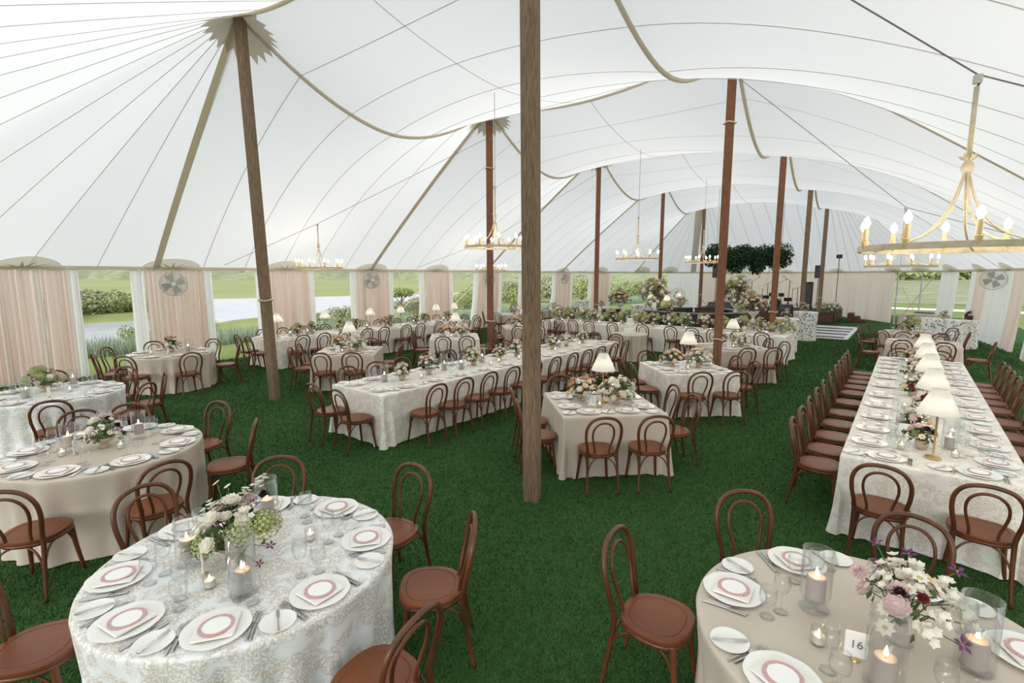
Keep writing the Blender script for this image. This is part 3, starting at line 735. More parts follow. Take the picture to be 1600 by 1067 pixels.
# ------------------------------------------------------------------ flowers
def petal(b, a, r0, r1, w, up0, up1, cup=.0):
    c, s = math.cos(a), math.sin(a); rm = (r0+r1)/2; um = (up0+up1)/2+cup
    b.add([(c*r0, s*r0, up0), (c*rm-s*w, s*rm+c*w, um), (c*r1, s*r1, up1), (c*rm+s*w, s*rm-c*w, um)], [(0, 3, 2, 1)])
def m_daisy(n=8):
    b = MB()
    for i in range(n): petal(b, 2*PI*i/n, .15, 1, .3, 0, .12, .05)
    b.mi = 1; b.lathe([(.22, 0), (.2, .1), (.0005, .16)], 8); return b
def m_rose():
    b = MB()
    for q, (n, r0, r1, h0, h1) in enumerate(((6, .5, 1.0, -.35, .1), (6, .4, .82, -.2, .35), (5, .3, .62, -.1, .5), (5, .1, .4, 0, .55), (3, .0, .22, .1, .56))):
        for i in range(n): petal(b, 2*PI*(i+.37*q)/n, r0*.6, r1, .52*r1+.08, h0, h1, .05)
    b.lathe([(.1, -.3), (.55, -.15), (.6, .1), (.35, .3), (.0005, .36)], 9); return b
def m_dahlia():
    b = MB()
    for q in range(6):
        n = 14-q; r1 = 1-.14*q
        for i in range(n): petal(b, 2*PI*(i+.5*(q % 2))/n, .1, r1, .16, .05*q, .02+.16*q, .04)
    b.lathe([(.6, -.2), (.4, .2), (.0005, .5)], 8); return b
def m_hydrangea(seed=1, n=120):
    r = random.Random(seed); b = MB()
    for i in range(n):
        z = 1-1.75*(i+.5)/n; a = i*2.39996; q = math.sqrt(max(0, 1-z*z)); p = Vector((q*math.cos(a), q*math.sin(a), z*.85))
        nn = p.normalized(); t = nn.orthogonal().normalized(); t = Matrix.Rotation(r.random()*6, 3, nn) @ t; w = nn.cross(t); s = .17
        k = p*(.82+.2*r.random())
        b.add([k+t*s, k+w*s*.45+nn*.03, k-t*s, k-w*s*.45+nn*.03], [(0, 1, 2, 3)]); b.add([k+w*s+nn*.01, k-t*s*.45+nn*.04, k-w*s+nn*.01, k+t*s*.45+nn*.04], [(0, 1, 2, 3)])
    b.lathe([(.2, -.5), (.55, -.2), (.62, .2), (.4, .5), (.0005, .6)], 10); return b
def m_clematis():
    b = MB()
    for i in range(5): petal(b, 2*PI*i/5, .05, 1, .22, 0, .18, .1)
    b.mi = 1; b.lathe([(.12, 0), (.0005, .2)], 6); return b
def m_pea(seed=2):
    r = random.Random(seed); b = MB()
    for k in range(8):
        o = Vector((r.uniform(-.6, .6), r.uniform(-.6, .6), r.uniform(-.4, .6)))
        for i in range(5):
            bb = MB(); petal(bb, 2*PI*i/5+k, 0, .40, .2, 0, .16+.12*r.random(), .1*r.random()); b.add([Vector(v)+o for v in bb.v], bb.f)
    return b
BL = {}
def reg(k, mb, mats): BL[k] = mb.mesh(k, mats, True)
reg('white_daisy', m_daisy(), ['bloom_white', 'bloom_eye']); reg('cream_cosmos', m_daisy(7), ['bloom_cream', 'bloom_eye'])
reg('white_rose', m_rose(), 'bloom_white'); reg('cream_rose', m_rose(), 'bloom_cream'); reg('blush_rose', m_rose(), 'bloom_blush'); reg('peach_rose', m_rose(), 'bloom_peach')
reg('burgundy_dahlia', m_dahlia(), 'bloom_burgundy'); reg('blush_dahlia', m_dahlia(), 'bloom_blush'); reg('red_dahlia', m_dahlia(), 'bloom_red')
reg('green_hydrangea', m_hydrangea(), 'hydrangea_green'); reg('plum_clematis', m_clematis(), ['bloom_plum', 'bloom_eye']); reg('white_sweet_pea', m_pea(), 'bloom_white'); reg('white_hydrangea', m_hydrangea(4), 'bloom_white')
SZ = {'white_daisy': .026, 'cream_cosmos': .03, 'white_rose': .042, 'cream_rose': .042, 'blush_rose': .042, 'peach_rose': .04, 'burgundy_dahlia': .036, 'blush_dahlia': .042, 'red_dahlia': .038, 'green_hydrangea': .072, 'plum_clematis': .036, 'white_sweet_pea': .042, 'white_hydrangea': .065}
VASE = {'bowl': MB().lathe([(.0005, 0), (.045, 0), (.05, .01), (.03, .03), (.035, .045), (.08, .075), (.095, .105), (.089, .105), (.075, .08), (.0005, .06)], 20).mesh('vase', 'vase_bowl'),
        'glass': MB().open_lathe([(.0005, 0), (.05, 0), (.055, .02), (.05, .12), (.06, .15), (.057, .15), (.047, .12), (.0005, .012)], 20).mesh('vase', 'clear_glass'),
        'small': MB().lathe([(.0005, 0), (.04, 0), (.055, .05), (.052, .09), (.047, .09), (.0005, .07)], 16).mesh('vase', 'vase_bowl'),
        'urn': MB().lathe([(.0005, 0), (.10, 0), (.11, .02), (.05, .06), (.05, .14), (.15, .24), (.19, .34), (.18, .34), (.14, .26), (.0005, .2)], 20).mesh('vase', 'vase_white')}
VH = {'bowl': .09, 'glass': .13, 'small': .08, 'urn': .32}
def arrangement(x, y, z, R, H, kinds, n, seed, vase, label, leaf='leaf_green', nleaf=60, group=None, big=1., fixed=(), elong=1., rz=0., leafsize=.06):
    r = random.Random(seed); t = thing('flower_arrangement', label, 'flowers', (x, y, z), rz, group); vh = VH[vase]
    put('vase', VASE[vase], t, scale=max(1., big*.8) if vase != 'urn' else 1.)
    vh *= max(1., big*.8) if vase != 'urn' else 1.
    pts = []
    for i in range(n):
        k = r.choice(kinds); u = (i+.5)/n; el = (1-u)**.75*PI/2*.98-.12; a = i*2.39996+r.uniform(-.3, .3)
        rad = R*(.72+.36*r.random()); d = Vector((math.cos(a)*math.cos(el)*elong, math.sin(a)*math.cos(el), math.sin(el)))
        p = Vector((d.x*rad, d.y*rad, vh+H*.12+d.z*H*(.72+.4*r.random()))); pts.append((k, p, Vector((d.x, d.y, max(d.z, -.1)+.35)).normalized(), SZ[k]*big*r.uniform(.85, 1.2)))
    for k, p, s in fixed: pts.append((k, Vector(p), Vector((p[0]*.6, p[1]*.6-.12, .22)).normalized(), s))
    st = MB()
    for k, p, d, s in pts:
        q = d.to_track_quat('Z', 'Y').to_euler(); put(k, BL[k], t, p, rot=q, scale=s)
        st.tube([(p.x*.08, p.y*.08, vh*.6), (p.x*.5, p.y*.5, lerp(vh, p.z, .62)), tuple(p-d*s*.3)], .0022*big, 4, cap=False)
    st.obj('stems', 'stem_green', t, True)
    def fx(q):
        a = q.random()*2*PI; el = q.uniform(-.15, 1.3); rad = R*q.uniform(.35, 1.02)
        d = Vector((math.cos(a)*math.cos(el)*elong, math.sin(a)*math.cos(el), math.sin(el))); return Vector((d.x*rad, d.y*rad, vh+H*.08+d.z*H*.75)), d
    stuff(leaf_cloud(r, nleaf, fx, leafsize*big, .55).obj('foliage', leaf, t, False))
    return t
# ------------------------------------------------------------------ table lamps
LB = MB().lathe([(.0005, 0), (.062, 0), (.065, .008), (.06, .016), (.014, .02), (.0005, .02)], 22).mesh('base', 'brass', 'auto')
LS = MB().lathe([(.011, .018), (.0085, .04), (.0085, .40), (.012, .41), (.012, .43), (.0005, .435)], 12).mesh('stem', 'brass', 'auto')
SH = MB().open_lathe([(.158, .425), (.06, .645), (.0575, .645), (.1555, .425), (.158, .425)], 30).mesh('shade', 'shade_linen', True)
LBU = MB().lathe([(.0005, .435), (.014, .45), (.024, .48), (.02, .505), (.0005, .52)], 12).mesh('bulb', 'lamp_bulb', True)
def table_lamp(x, y, z, label, s=1., group='white-shaded table lamps'):
    t = thing('table_lamp', label, 'lamp', (x, y, z), 0, group); t.scale = (s, s, s)
    put('base', LB, t); put('stem', LS, t); put('shade', SH, t); put('bulb', LBU, t)
# ------------------------------------------------------------------ tables under floor-length cloths
def loft(rings, top_ring_first=True):
    b = MB(); n = len(rings[0]); vs = [p for r in rings for p in r]
    fs = [(i*n+k, (i+1)*n+k, (i+1)*n+(k+1) % n, i*n+(k+1) % n) for i in range(len(rings)-1) for k in range(n)]
    b.add(vs, fs); return b
def cloth_round(R, H, seed, nf=21, amp=.055, flare=.015):
    r = random.Random(seed); n = 192; ph = [r.random()*6 for _ in range(5)]
    def fold(a): return math.sin(nf*a+1.2*math.sin(3*a+ph[0])+ph[1])*(.6+.4*math.sin(5*a+ph[2]))+.4*math.sin(nf*.5*a+ph[3])
    rings = [[(rr*math.cos(2*PI*k/n), rr*math.sin(2*PI*k/n), H) for k in range(n)] for rr in (.002, R*.5, R*.9, R-.012)]
    rings.append([((R-.002)*math.cos(2*PI*k/n), (R-.002)*math.sin(2*PI*k/n), H-.004) for k in range(n)])
    for u in (.02, .06, .12, .2, .3, .42, .55, .68, .8, .9, .96, 1.):
        g = min(1, u*2.4)**1.1; ring = []
        for k in range(n):
            a = 2*PI*k/n; f = fold(a); rr = R+.004+amp*g*(f-1.15)*.8+flare*u*u*u; ring.append((rr*math.cos(a), rr*math.sin(a), max(.012, H*(1-u)-.0)))
        rings.append(ring)
    return loft(rings)
def cloth_rect(lx, ly, H, seed, amp=.02, cfold=.08):
    r = random.Random(seed); pts = []; rc = .03; step = .035
    hx, hy = lx/2, ly/2
    def seg(p, q):
        L = math.dist(p, q); m = max(2, int(L/step)); return [(lerp(p[0], q[0], i/m), lerp(p[1], q[1], i/m)) for i in range(m)]
    C = [((hx-rc, -hy), (hx, -hy+rc)), ((hx, hy-rc), (hx-rc, hy)), ((-hx+rc, hy), (-hx, hy-rc)), ((-hx, -hy+rc), (-hx+rc, -hy))]
    prev = C[3][1]
    for a, c in C:
        pts += seg(prev, a)
        ca = (a[0]+c[0])/2; cb = (a[1]+c[1])/2
        sx, sy = math.copysign(1, a[0]+c[0]), math.copysign(1, a[1]+c[1]); cx, cy = sx*(hx-rc), sy*(hy-rc)
        a0 = math.atan2(a[1]-cy, a[0]-cx)
        for i in range(8): pts.append((cx+rc*math.cos(a0+PI/2*i/8), cy+rc*math.sin(a0+PI/2*i/8)))
        prev = c
    n = len(pts); ph = [r.random()*6 for _ in range(4)]; nor = []
    for i in range(n):
        t = Vector(pts[(i+1) % n])-Vector(pts[i-1]); t.normalize(); nor.append(Vector((t.y, -t.x)))
    cum = [0]
    for i in range(n): cum.append(cum[-1]+math.dist(pts[i], pts[(i+1) % n]))
    def off(i, u):
        x, y = pts[i]; g = min(1, u*1.4); dx, dy = hx-abs(x), hy-abs(y); dc = math.hypot(dx, dy)
        near = math.exp(-(dc/.20)**2); s = cum[i]
        o = amp*g*(math.sin(s*17+ph[0]+math.sin(s*3+ph[1]))*.7+.5*math.sin(s*7.3+ph[2])-1.1)
        o += near*cfold*u**1.1*(.75+.75*math.cos(dc*38))
        o += .006*u**4
        return o
    rings = [[(x*.0005, y*.0005, H) for x, y in pts], [(x*(1-.012/hx), y*(1-.012/hy), H) for x, y in pts], [(x*(1-.002/hx), y*(1-.002/hy), H-.004) for x, y in pts]]
    for u in (.02, .06, .14, .25, .38, .52, .66, .8, .9, .96, 1.):
        rings.append([(pts[i][0]+nor[i].x*(off(i, u)+.003), pts[i][1]+nor[i].y*(off(i, u)+.003), max(.012, H*(1-u))) for i in range(n)])
    return loft(rings)
HT = .76
def table(name, label, mesh, loc, rz, top):
    t = thing(name, label, 'table', loc, rz); put('tablecloth', mesh, t)
    if top[0] == 'r': MB().lathe([(.0005, HT-.035), (top[1]-.02, HT-.035), (top[1]-.01, HT-.02), (top[1]-.02, HT-.006), (.0005, HT-.006)], 32).obj('tabletop', 'stage_wood', t)
    else: MB().box((0, 0, HT-.02), (top[1]-.03, top[2]-.03, .028)).obj('tabletop', 'stage_wood', t)
    return t
ZT = HT+.002
def round_table(cx, cy, R, m, label, phrase, places, chairs, level, seed, gid):
    cl = cloth_round(R, HT, seed).mesh('tablecloth', m); table('round_table', label, cl, (cx, cy, 0), 0, ('r', R))
    front = math.atan2(-cy, -cx)
    order = sorted(places, key=lambda a: (front-math.radians(a)+.35) % (2*PI))
    for i, a in enumerate(order):
        q = math.radians(a); d = R-.165
        setting(cx+d*math.cos(q), cy+d*math.sin(q), ZT, q+PI/2, '%s place clockwise from front' % ORD[i+1], phrase, level, gid, .86)
    order = sorted(chairs, key=lambda a: (front-math.radians(a)+.35) % (2*PI))
    for i, a in enumerate(order):
        q = math.radians(a); d = R+.23
        chair(cx+d*math.cos(q), cy+d*math.sin(q), q+PI/2, 'brown bentwood chair, %s in view clockwise from front, %s' % (ORD[i+1], phrase), 'chairs at the '+gid)
def long_table(x0, x1, y0, y1, m, label, phrase, ysL, ysR, ends, level, seed, gid, rz=0., sides=('left', 'right')):
    """table along Y; places face each other across it"""
    lx, ly = x1-x0, y1-y0; cl = cloth_rect(lx, ly, HT, seed).mesh('tablecloth', m, 'auto')
    table('long_table', label, cl, ((x0+x1)/2, (y0+y1)/2, 0), 0, ('b', lx, ly))
    for sd, ys, xe, sg in ((sides[0], ysL, x0, -1), (sides[1], ysR, x1, 1)):
        for i, y in enumerate(ys):
            pl = '%s place along %s side' % (ORD[i+1], sd); lv = level if y < y0+2.2 else 0
            setting(xe-sg*.19, y, ZT, PI/2*sg, pl, phrase, lv, gid)
            chair(xe+sg*.215, y, PI/2*sg, 'brown bentwood chair, %s from near end, %s side of %s' % (ORD[i+1], sd, phrase), 'chairs at the '+gid)
    for en, ye, sg in (('near', y0, -1), ('far', y1, 1)):
        if en not in ends: continue
        for i, dx in enumerate((-.31, .31)):
            s_ = ('left', 'right')[i]; x = (x0+x1)/2+dx
            setting(x, ye-sg*.19, ZT, 0 if sg < 0 else PI, '%s place of %s end' % (s_, en), phrase, level if sg < 0 else 0, gid, .9)
            chair(x+.03*dx, ye+sg*.215, 0 if sg < 0 else PI, 'brown bentwood chair, %s of two at %s end of %s' % (s_, en, phrase), 'chairs at the '+gid)
def square_table(cx, cy, m, label, phrase, level, seed, gid, side=1.3):
    """a square turned corner-on to the tent's axis; chairs in pairs on the four sides"""
    cl = cloth_rect(side, side, HT, seed, .02, .07).mesh('tablecloth', m, 'auto'); a0 = PI/4
    table('square_table', label, cl, (cx, cy, 0), a0, ('b', side, side))
    names = {(1, -1): 'front', (-1, -1): 'left', (1, 1): 'right', (-1, 1): 'back'}
    for (sx, sy), nm in names.items():
        n = Vector((sx, sy)).normalized(); t = Vector((-n.y, n.x)); rz = math.atan2(-n.y, -n.x)-PI/2
        for i, d in enumerate((-.3, .3)):
            w = ('first', 'second')[i]
            p = Vector((cx, cy))+n*(side/2-.19)+t*(-.29, .195)[i]
            setting(p.x, p.y, ZT, rz, '%s place, %s side' % (w, nm), phrase, level, gid, .92)
            p = Vector((cx, cy))+n*(side/2+.22)+t*d
            chair(p.x, p.y, rz, 'brown bentwood chair, %s on %s side of %s' % (w, nm, phrase), 'chairs at the '+gid)
def number_card(x, y, z, rz, label, text=None, h=.13):
    t = thing('table_number_card', label, 'card', (x, y, z), rz, 'table number cards')
    MB().bbox((0, 0, h/2+.012), (h*.72, .004, h), .0012).obj('card', 'card_white', t, False)
    MB().lathe([(.0005, 0), (.02, 0), (.018, .005), (.004, .014), (.0005, .018)], 12).obj('stand', 'brass', t)
    if text:
        cu = bpy.data.curves.new('number', 'FONT'); cu.body = text; cu.size = h*.42; cu.align_x = 'CENTER'; cu.align_y = 'CENTER'; cu.extrude = .0006
        o = bpy.data.objects.new('number', cu); COL.objects.link(o)
        me = bpy.data.meshes.new_from_object(o.evaluated_get(bpy.context.evaluated_depsgraph_get())); bpy.data.objects.remove(o)
        me.materials.clear(); me.materials.append(M['ink'])
        p = put('number', me, t, (0, -.0035, h/2+.012), rot=(PI/2, 0, 0)); p['label'] = 'grey printed number %s' % text
# ------------------------------------------------------------------ the tables
round_table(-2.94, 1.2, .82, 'toile_blue', 'large patterned round table in the left foreground', 'left foreground patterned round table', [-168, -121, -78, -37, 5, 53, 101, 147], [-122, 6, 48, 93, 147, -172], 2, 1, 'front patterned table')
round_table(-5.97, 1.17, .80, 'taupe_cloth', 'taupe satin round table at the left behind the foreground table', 'left taupe round table', [-175, -130, -86, -42, 4, 50, 95, 140], [-38, 5, 60, 112, 158, 178], 2, 2, 'left taupe table')
round_table(-9.4, 1.35, .80, 'toile_blue', 'patterned round table at the left edge near the first curtain', 'left edge patterned round table', [-140, -95, -50, -5, 40, 85, 130, 175], [40, 76, 128, 172, -10], 1, 3, 'left edge patterned table')
round_table(-12.35, 3.7, .80, 'taupe_cloth', 'taupe round table in front of the second left curtain', 'taupe round table by second curtain', [-138, -93, -48, -3, 42, 87, 132, 177], [-136, -92, -52, -3, 60, 122, 178], 0, 4, 'taupe table by the curtain')
round_table(.01, 2.67, .77, 'taupe_cloth', 'taupe round table in the right foreground with number sixteen', 'right foreground taupe round table', [-176, -118, 130, 78, 28, -60], [-176, 129, 84], 2, 5, 'front right taupe table')
ys = [5.95, 6.5, 7.1, 7.75, 8.42, 9.2, 9.98, 10.55, 11.1, 11.62, 12.15]
long_table(-.37, .93, 5.36, 12.68, 'toile_cream', 'long patterned table at the right with a row of white lamps', 'right long lamp table', ys, ys, ('near', 'far'), 2, 11, 'right long table')
ys7 = [4.72, 5.28, 5.85, 6.45, 7.1, 7.74, 8.37, 8.95, 9.52, 10.12, 10.7]
long_table(-6.82, -5.58, 4.12, 11.3, 'toile_cream', 'long pale patterned table in the middle with flower bowls', 'middle long pale table', ys7, ys7, ('near', 'far'), 1, 12, 'middle long table')
ys11 = [6.55, 7.15, 7.75, 8.5, 9.1, 9.95, 10.5, 11.3, 11.95, 12.6, 13.2]
long_table(-13.78, -12.56, 6.02, 13.5, 'toile_cream', 'long pale table along the left curtains with lamps', 'long table by left curtains', ys11, ys11, ('near', 'far'), 0, 13, 'curtain side long table')
SQ = [(-3.05, 5.72, 'taupe_cloth', 'taupe square table with a lamp just right of the centre pole', 'nearest taupe square table', 1),
      (-3.05, 8.95, 'toile_cream', 'patterned square table with white flowers and a lamp, right of centre', 'right row patterned square table', 0),
      (-3.15, 12.25, 'taupe_cloth', 'taupe square table behind the reddish pole, in front of the head table', 'right row far taupe square table', 0),
      (-9.6, 6.25, 'taupe_cloth', 'taupe square table behind the near end of the middle long table', 'left row taupe square table', 0),
      (-9.65, 9.6, 'toile_cream', 'pale square table behind the middle long table', 'left row pale square table', 0),
      (-9.7, 12.8, 'taupe_cloth', 'far taupe square table beside the second left-row pole', 'left row far taupe square table', 0)]
for i, (x, y, m, lab, ph, lv) in enumerate(SQ):
    square_table(x, y, m, lab, ph, lv, 20+i, ph)
# tables further back
def bare_round(cx, cy, R, m, label, phrase, angs, seed, gid):
    round_table(cx, cy, R, m, label, phrase, angs, angs, 0, seed, gid)
bare_round(.15, 18.4, .76, 'taupe_cloth', 'far taupe round table with dark flowers near the open corner', 'far right taupe round table', [-170, -120, -60, -10, 40, 100, 150], 31, 'far right round table')
bare_round(-13.3, 16.7, .76, 'taupe_cloth', 'far taupe round table by the sixth left curtain', 'far taupe round table behind poles', [-130, -80, -30, 20, 70, 120], 32, 'far round table behind the poles')
bare_round(-13.4, 20.0, .76, 'taupe_cloth', 'farthest taupe round table by the seventh left curtain', 'farthest left taupe round table', [-130, -70, -10, 50, 110], 33, 'farthest left round table')
# taupe table across the end of the right long table
cl = cloth_rect(1.45, 1.22, HT, 34).mesh('tablecloth', 'taupe_cloth', 'auto')
table('short_table', 'taupe table standing across behind the right long table', cl, (.38, 15.95, 0), 0, ('b', 1.45, 1.22))
ph = 'taupe table behind right long table'
for i, dx in enumerate((-.38, .38)):
    w = ('left', 'right')[i]
    for sd, ye, sg in (('near', 15.34, -1), ('far', 16.56, 1)):
        setting(.38+dx, ye-sg*.19, ZT, 0 if sg < 0 else PI, '%s place, %s side' % (w, sd), ph, 0, ph)
        chair(.38+dx, ye+sg*.19, 0 if sg < 0 else PI, 'brown bentwood chair, %s on %s side of %s' % (w, sd, ph), 'chairs at the '+ph)
for sd, xe, sg in (('left', -.345, -1), ('right', 1.105, 1)):
    setting(xe-sg*.19, 15.95, ZT, PI/2*sg, 'single place on %s end' % sd, ph, 0, ph)
    chair(xe+sg*.3, 15.8, PI/2*sg, 'brown bentwood chair alone at %s end of %s' % (sd, ph), 'chairs at the '+ph)
# head table: long, running across the tent, chairs on the near side
cl = cloth_rect(8.1, 1.1, HT, 35).mesh('tablecloth', 'pale_cloth', 'auto')
table('head_table', 'very long pale head table banked with flowers in front of the bar', cl, (-6.55, 15.6, 0), 0, ('b', 8.1, 1.1))
for i, x in enumerate([-10.05, -9.5, -8.92, -8.3, -7.42, -6.4, -5.5, -4.85, -4.25, -3.6, -2.98]):
    setting(x, 15.24, ZT, 0, '%s place from the left' % ORD[i+1], 'flowered head table', 0, 'head table')
    chair(x, 14.82, 0, 'brown bentwood chair, %s from left along the flowered head table' % ORD[i+1], 'chairs at the head table')
# cake table
cl = cloth_round(.5, HT, 41, 14, .06, .03).mesh('tablecloth', 'taupe_cloth')
table('cake_table', 'small round taupe draped table carrying the white cake', cl, (-6.18, 13.2, 0), 0, ('r', .5))
t = thing('wedding_cake', 'white ruffled cake on the small round draped table', 'cake', (-6.18, 13.2, ZT))
MB().lathe([(.0005, 0), (.2, 0), (.2, .012), (.0005, .012)], 24).obj('cake_board', 'vase_white', t)
for i, (r0, r1, z0, z1) in enumerate(((.17, .15, .012, .16), (.135, .115, .16, .30), (.1, .075, .30, .43))):
    prof = []
    for q in range(9):
        u = q/8; prof.append((lerp(r0, r1, u)+(.012 if q % 2 else -.004), lerp(z0, z1, u)))
    MB().lathe([(.0005, z0)]+prof+[(.0005, z1)], 30, wob=lambda a, i: .05*math.sin(9*a+i*1.1)).obj('cake_tier', 'cake_icing', t, True)
# cocktail tables
def cocktail(x, y, label, r=.38, h=1.07, m='olive_print'):
    cl = cloth_round(r, h, int(x*100) % 97, 12, .03, .02).mesh('tablecloth', m); t = thing('cocktail_table', label, 'table', (x, y, 0), 0, 'print-covered cocktail tables'); put('tablecloth', cl, t)
    MB().lathe([(.0005, h-.03), (r-.02, h-.03), (r-.02, h-.006), (.0005, h-.006)], 24).obj('tabletop', 'stage_wood', t)
cocktail(-2.98, 17.75, 'olive print cocktail table, left of two before the dance floor')
cocktail(-2.93, 21.3, 'olive print cocktail table, right of two before the dance floor', .40)
cocktail(-13.9, 23.6, 'olive print cocktail table by the far left curtains')
cocktail(-11.1, 20.6, 'olive print cocktail table left of the bar', .36, .95)
cocktail(-9.6, 21.6, 'olive print cocktail table behind the bar flowers', .42)
cocktail(-9.55, 18.6, 'black round cocktail table left of the bar', .4, 1.05, 'bar_black')
# buffet tables at the right
cl = cloth_rect(1.5, .8, .95, 51, .02, .05).mesh('tablecloth', 'olive_print', 'auto')
t = thing('buffet_table', 'olive print buffet table beside the right curtains', 'table', (1.05, 22.2, 0), -.55); put('tablecloth', cl, t)
cl = cloth_rect(1.4, .7, .92, 52, .02, .05).mesh('tablecloth', 'taupe_cloth', 'auto')
t = thing('buffet_table', 'taupe buffet table behind the olive print one', 'table', (.55, 25.0, 0), -.4); put('tablecloth', cl, t)
t = thing('serving_tray', 'dark patterned tray on the taupe buffet table', 'tray', (.55, 25.0, .93), -.4)
MB().box((0, 0, .01), (.6, .4, .02)).obj('tray_base', 'floor_white', t); b = MB()
for i in range(5):
    for j in range(3): b.lathe([(.0005, .02), (.045, .02), (.04, .07), (.0005, .07)], 8, (-.24+i*.12, -.13+j*.13, 0))
b.obj('dark_cups', 'floor_charcoal', t)
t = thing('wooden_cabinet', 'dark wooden cabinet half hidden behind the right curtains', 'cabinet', (2.05, 25.6, 0), .15)
MB().bbox((0, 0, .5), (.5, .5, .8), .02).obj('body', 'dark_cabinet', t, False); MB().tube(catmull([(-.27, 0, .88), (-.2, 0, 1.0), (0, 0, 1.06), (.2, 0, 1.0), (.27, 0, .88)]), .05, 8).obj('curved_top', 'dark_cabinet', t)
for sx in (-1, 1):
    for sy in (-1, 1): MB().tube([(sx*.2, sy*.2, .1), (sx*.23, sy*.23, 0)], [.035, .02], 6).obj('foot', 'dark_cabinet', t)

# ------------------------------------------------------------------ what stands on the tables
GV = ['white_sweet_pea', 'white_rose', 'green_hydrangea', 'white_daisy', 'blush_dahlia', 'plum_clematis', 'white_rose', 'blush_rose']
t1 = arrangement(-2.98, 1.12, ZT, .20, .26, ['white_rose', 'white_sweet_pea', 'white_rose', 'blush_dahlia', 'white_rose', 'plum_clematis', 'white_sweet_pea'], 24, 5, 'bowl', 'mixed bouquet with green hydrangea and purple clematis on the left foreground table', nleaf=110, big=1.15,
    fixed=[('green_hydrangea', (.11, .0, .20), .10), ('green_hydrangea', (.15, .12, .22), .095), ('green_hydrangea', (-.02, -.14, .15), .085), ('burgundy_dahlia', (.02, .18, .34), .036), ('white_daisy', (-.13, -.02, .44), .026), ('white_daisy', (-.08, .02, .42), .024),
           ('white_sweet_pea', (-.02, .16, .40), .045), ('white_sweet_pea', (-.01, .20, .43), .035), ('plum_clematis', (.02, -.09, .25), .034), ('plum_clematis', (.15, .10, .26), .032), ('plum_clematis', (.20, .12, .10), .034), ('plum_clematis', (.20, .05, .02), .03), ('white_rose', (-.08, -.15, .22), .055), ('white_rose', (-.02, -.12, .25), .05), ('blush_dahlia', (.0, .10, .34), .048), ('blush_dahlia', (-.03, .04, .33), .042), ('white_sweet_pea', (-.10, -.24, .12), .03)])
fl = 'left foreground patterned round table'
hurricane(-2.61, 1.01, ZT, 'tall glass with lit grey candle at the front of the left foreground table', s=1.12)
hurricane(-3.13, .93, ZT, 'footed glass with lit grey candle left of the foreground bouquet', True)
hurricane(-3.24, 1.44, ZT, 'tall footed glass with lit candle behind the foreground bouquet', True, s=1.15)
votive(-2.80, .92, ZT, 'small votive left of the tall front candle, left foreground table'); votive(-2.83, 1.51, ZT, 'small votive right of the bouquet, left foreground table')
number_card(-2.95, .95, ZT, -.55, 'white number card beside the foreground bouquet')
arrangement(.10, 2.72, ZT, .17, .20, ['white_sweet_pea', 'white_sweet_pea', 'white_daisy', 'cream_cosmos', 'white_sweet_pea', 'blush_rose'], 24, 9, 'glass', 'airy white and purple bouquet on the right foreground table', nleaf=40, big=1.3,
    fixed=[('burgundy_dahlia', (-.02, -.10, .28), .045), ('plum_clematis', (.17, .10, .36), .045), ('plum_clematis', (.0, .06, .40), .035), ('plum_clematis', (-.12, .08, .40), .034), ('plum_clematis', (.2, -.06, .12), .04), ('plum_clematis', (-.1, .02, .33), .032), ('blush_dahlia', (-.17, -.02, .28), .05), ('red_dahlia', (.06, -.06, .27), .03), ('white_sweet_pea', (.16, 0, .26), .055), ('white_sweet_pea', (.2, -.02, .2), .055), ('white_sweet_pea', (.13, .04, .3), .05), ('white_sweet_pea', (.02, .04, .34), .05), ('white_daisy', (-.06, -.2, .16), .04)], leafsize=.04)
hurricane(-.24, 2.74, ZT, 'tall footed glass with lit candle at left of the right foreground bouquet', True, s=1.12)
hurricane(.05, 2.36, ZT, 'glass with lit candle in front of the right foreground bouquet', s=1.12); hurricane(.35, 2.72, ZT, 'glass with lit candle right of the right foreground bouquet', s=1.12)
votive(-.19, 2.47, ZT, 'small votive left of the number sixteen card'); votive(.2, 2.3, ZT, 'small votive at the bottom edge, right foreground table')
number_card(-.05, 2.46, ZT, .25, 'white card numbered sixteen on the right foreground table', '16', .12)
arrangement(-6.0, 1.17, ZT, .18, .2, ['white_rose', 'white_sweet_pea', 'white_sweet_pea', 'blush_rose', 'white_daisy', 'burgundy_dahlia'], 26, 11, 'bowl', 'white bouquet with dark dahlias on the left taupe round table', fixed=[('plum_clematis', (-.2, -.12, .3), .04), ('plum_clematis', (.2, .08, .2), .035)])
for i, (x, y, f) in enumerate([(-6.1, .93, True), (-6.05, 1.47, True), (-6.28, 1.25, False)]): hurricane(x, y, ZT, 'glass with lit grey candle, %s from left, left taupe round table' % ORD[i+1], f)
votive(-6.0, .86, ZT, 'small votive left of the bouquet, left taupe round table'); votive(-5.83, 1.26, ZT, 'small votive right of the bouquet, left taupe round table')
number_card(-5.97, .95, ZT, -.5, 'white number card on the left taupe round table')
arrangement(-9.6, 1.28, ZT, .22, .24, ['green_hydrangea', 'white_rose', 'blush_rose', 'peach_rose', 'white_sweet_pea', 'blush_dahlia', 'burgundy_dahlia'], 30, 12, 'bowl', 'full bouquet with green hydrangea on the left edge round table')
hurricane(-9.3, 1.05, ZT, 'glass with lit candle left of the left edge bouquet'); hurricane(-9.62, 1.6, ZT, 'glass with lit candle right of the left edge bouquet', True); votive(-9.3, 1.5, ZT, 'small votive on the left edge round table'); number_card(-9.12, 1.25, ZT, -.5, 'white number card on the left edge round table')
arrangement(-12.45, 3.75, ZT, .2, .22, ['white_rose', 'blush_rose', 'peach_rose', 'burgundy_dahlia', 'white_sweet_pea'], 24, 13, 'small', 'blush bouquet on the taupe table by the second curtain')
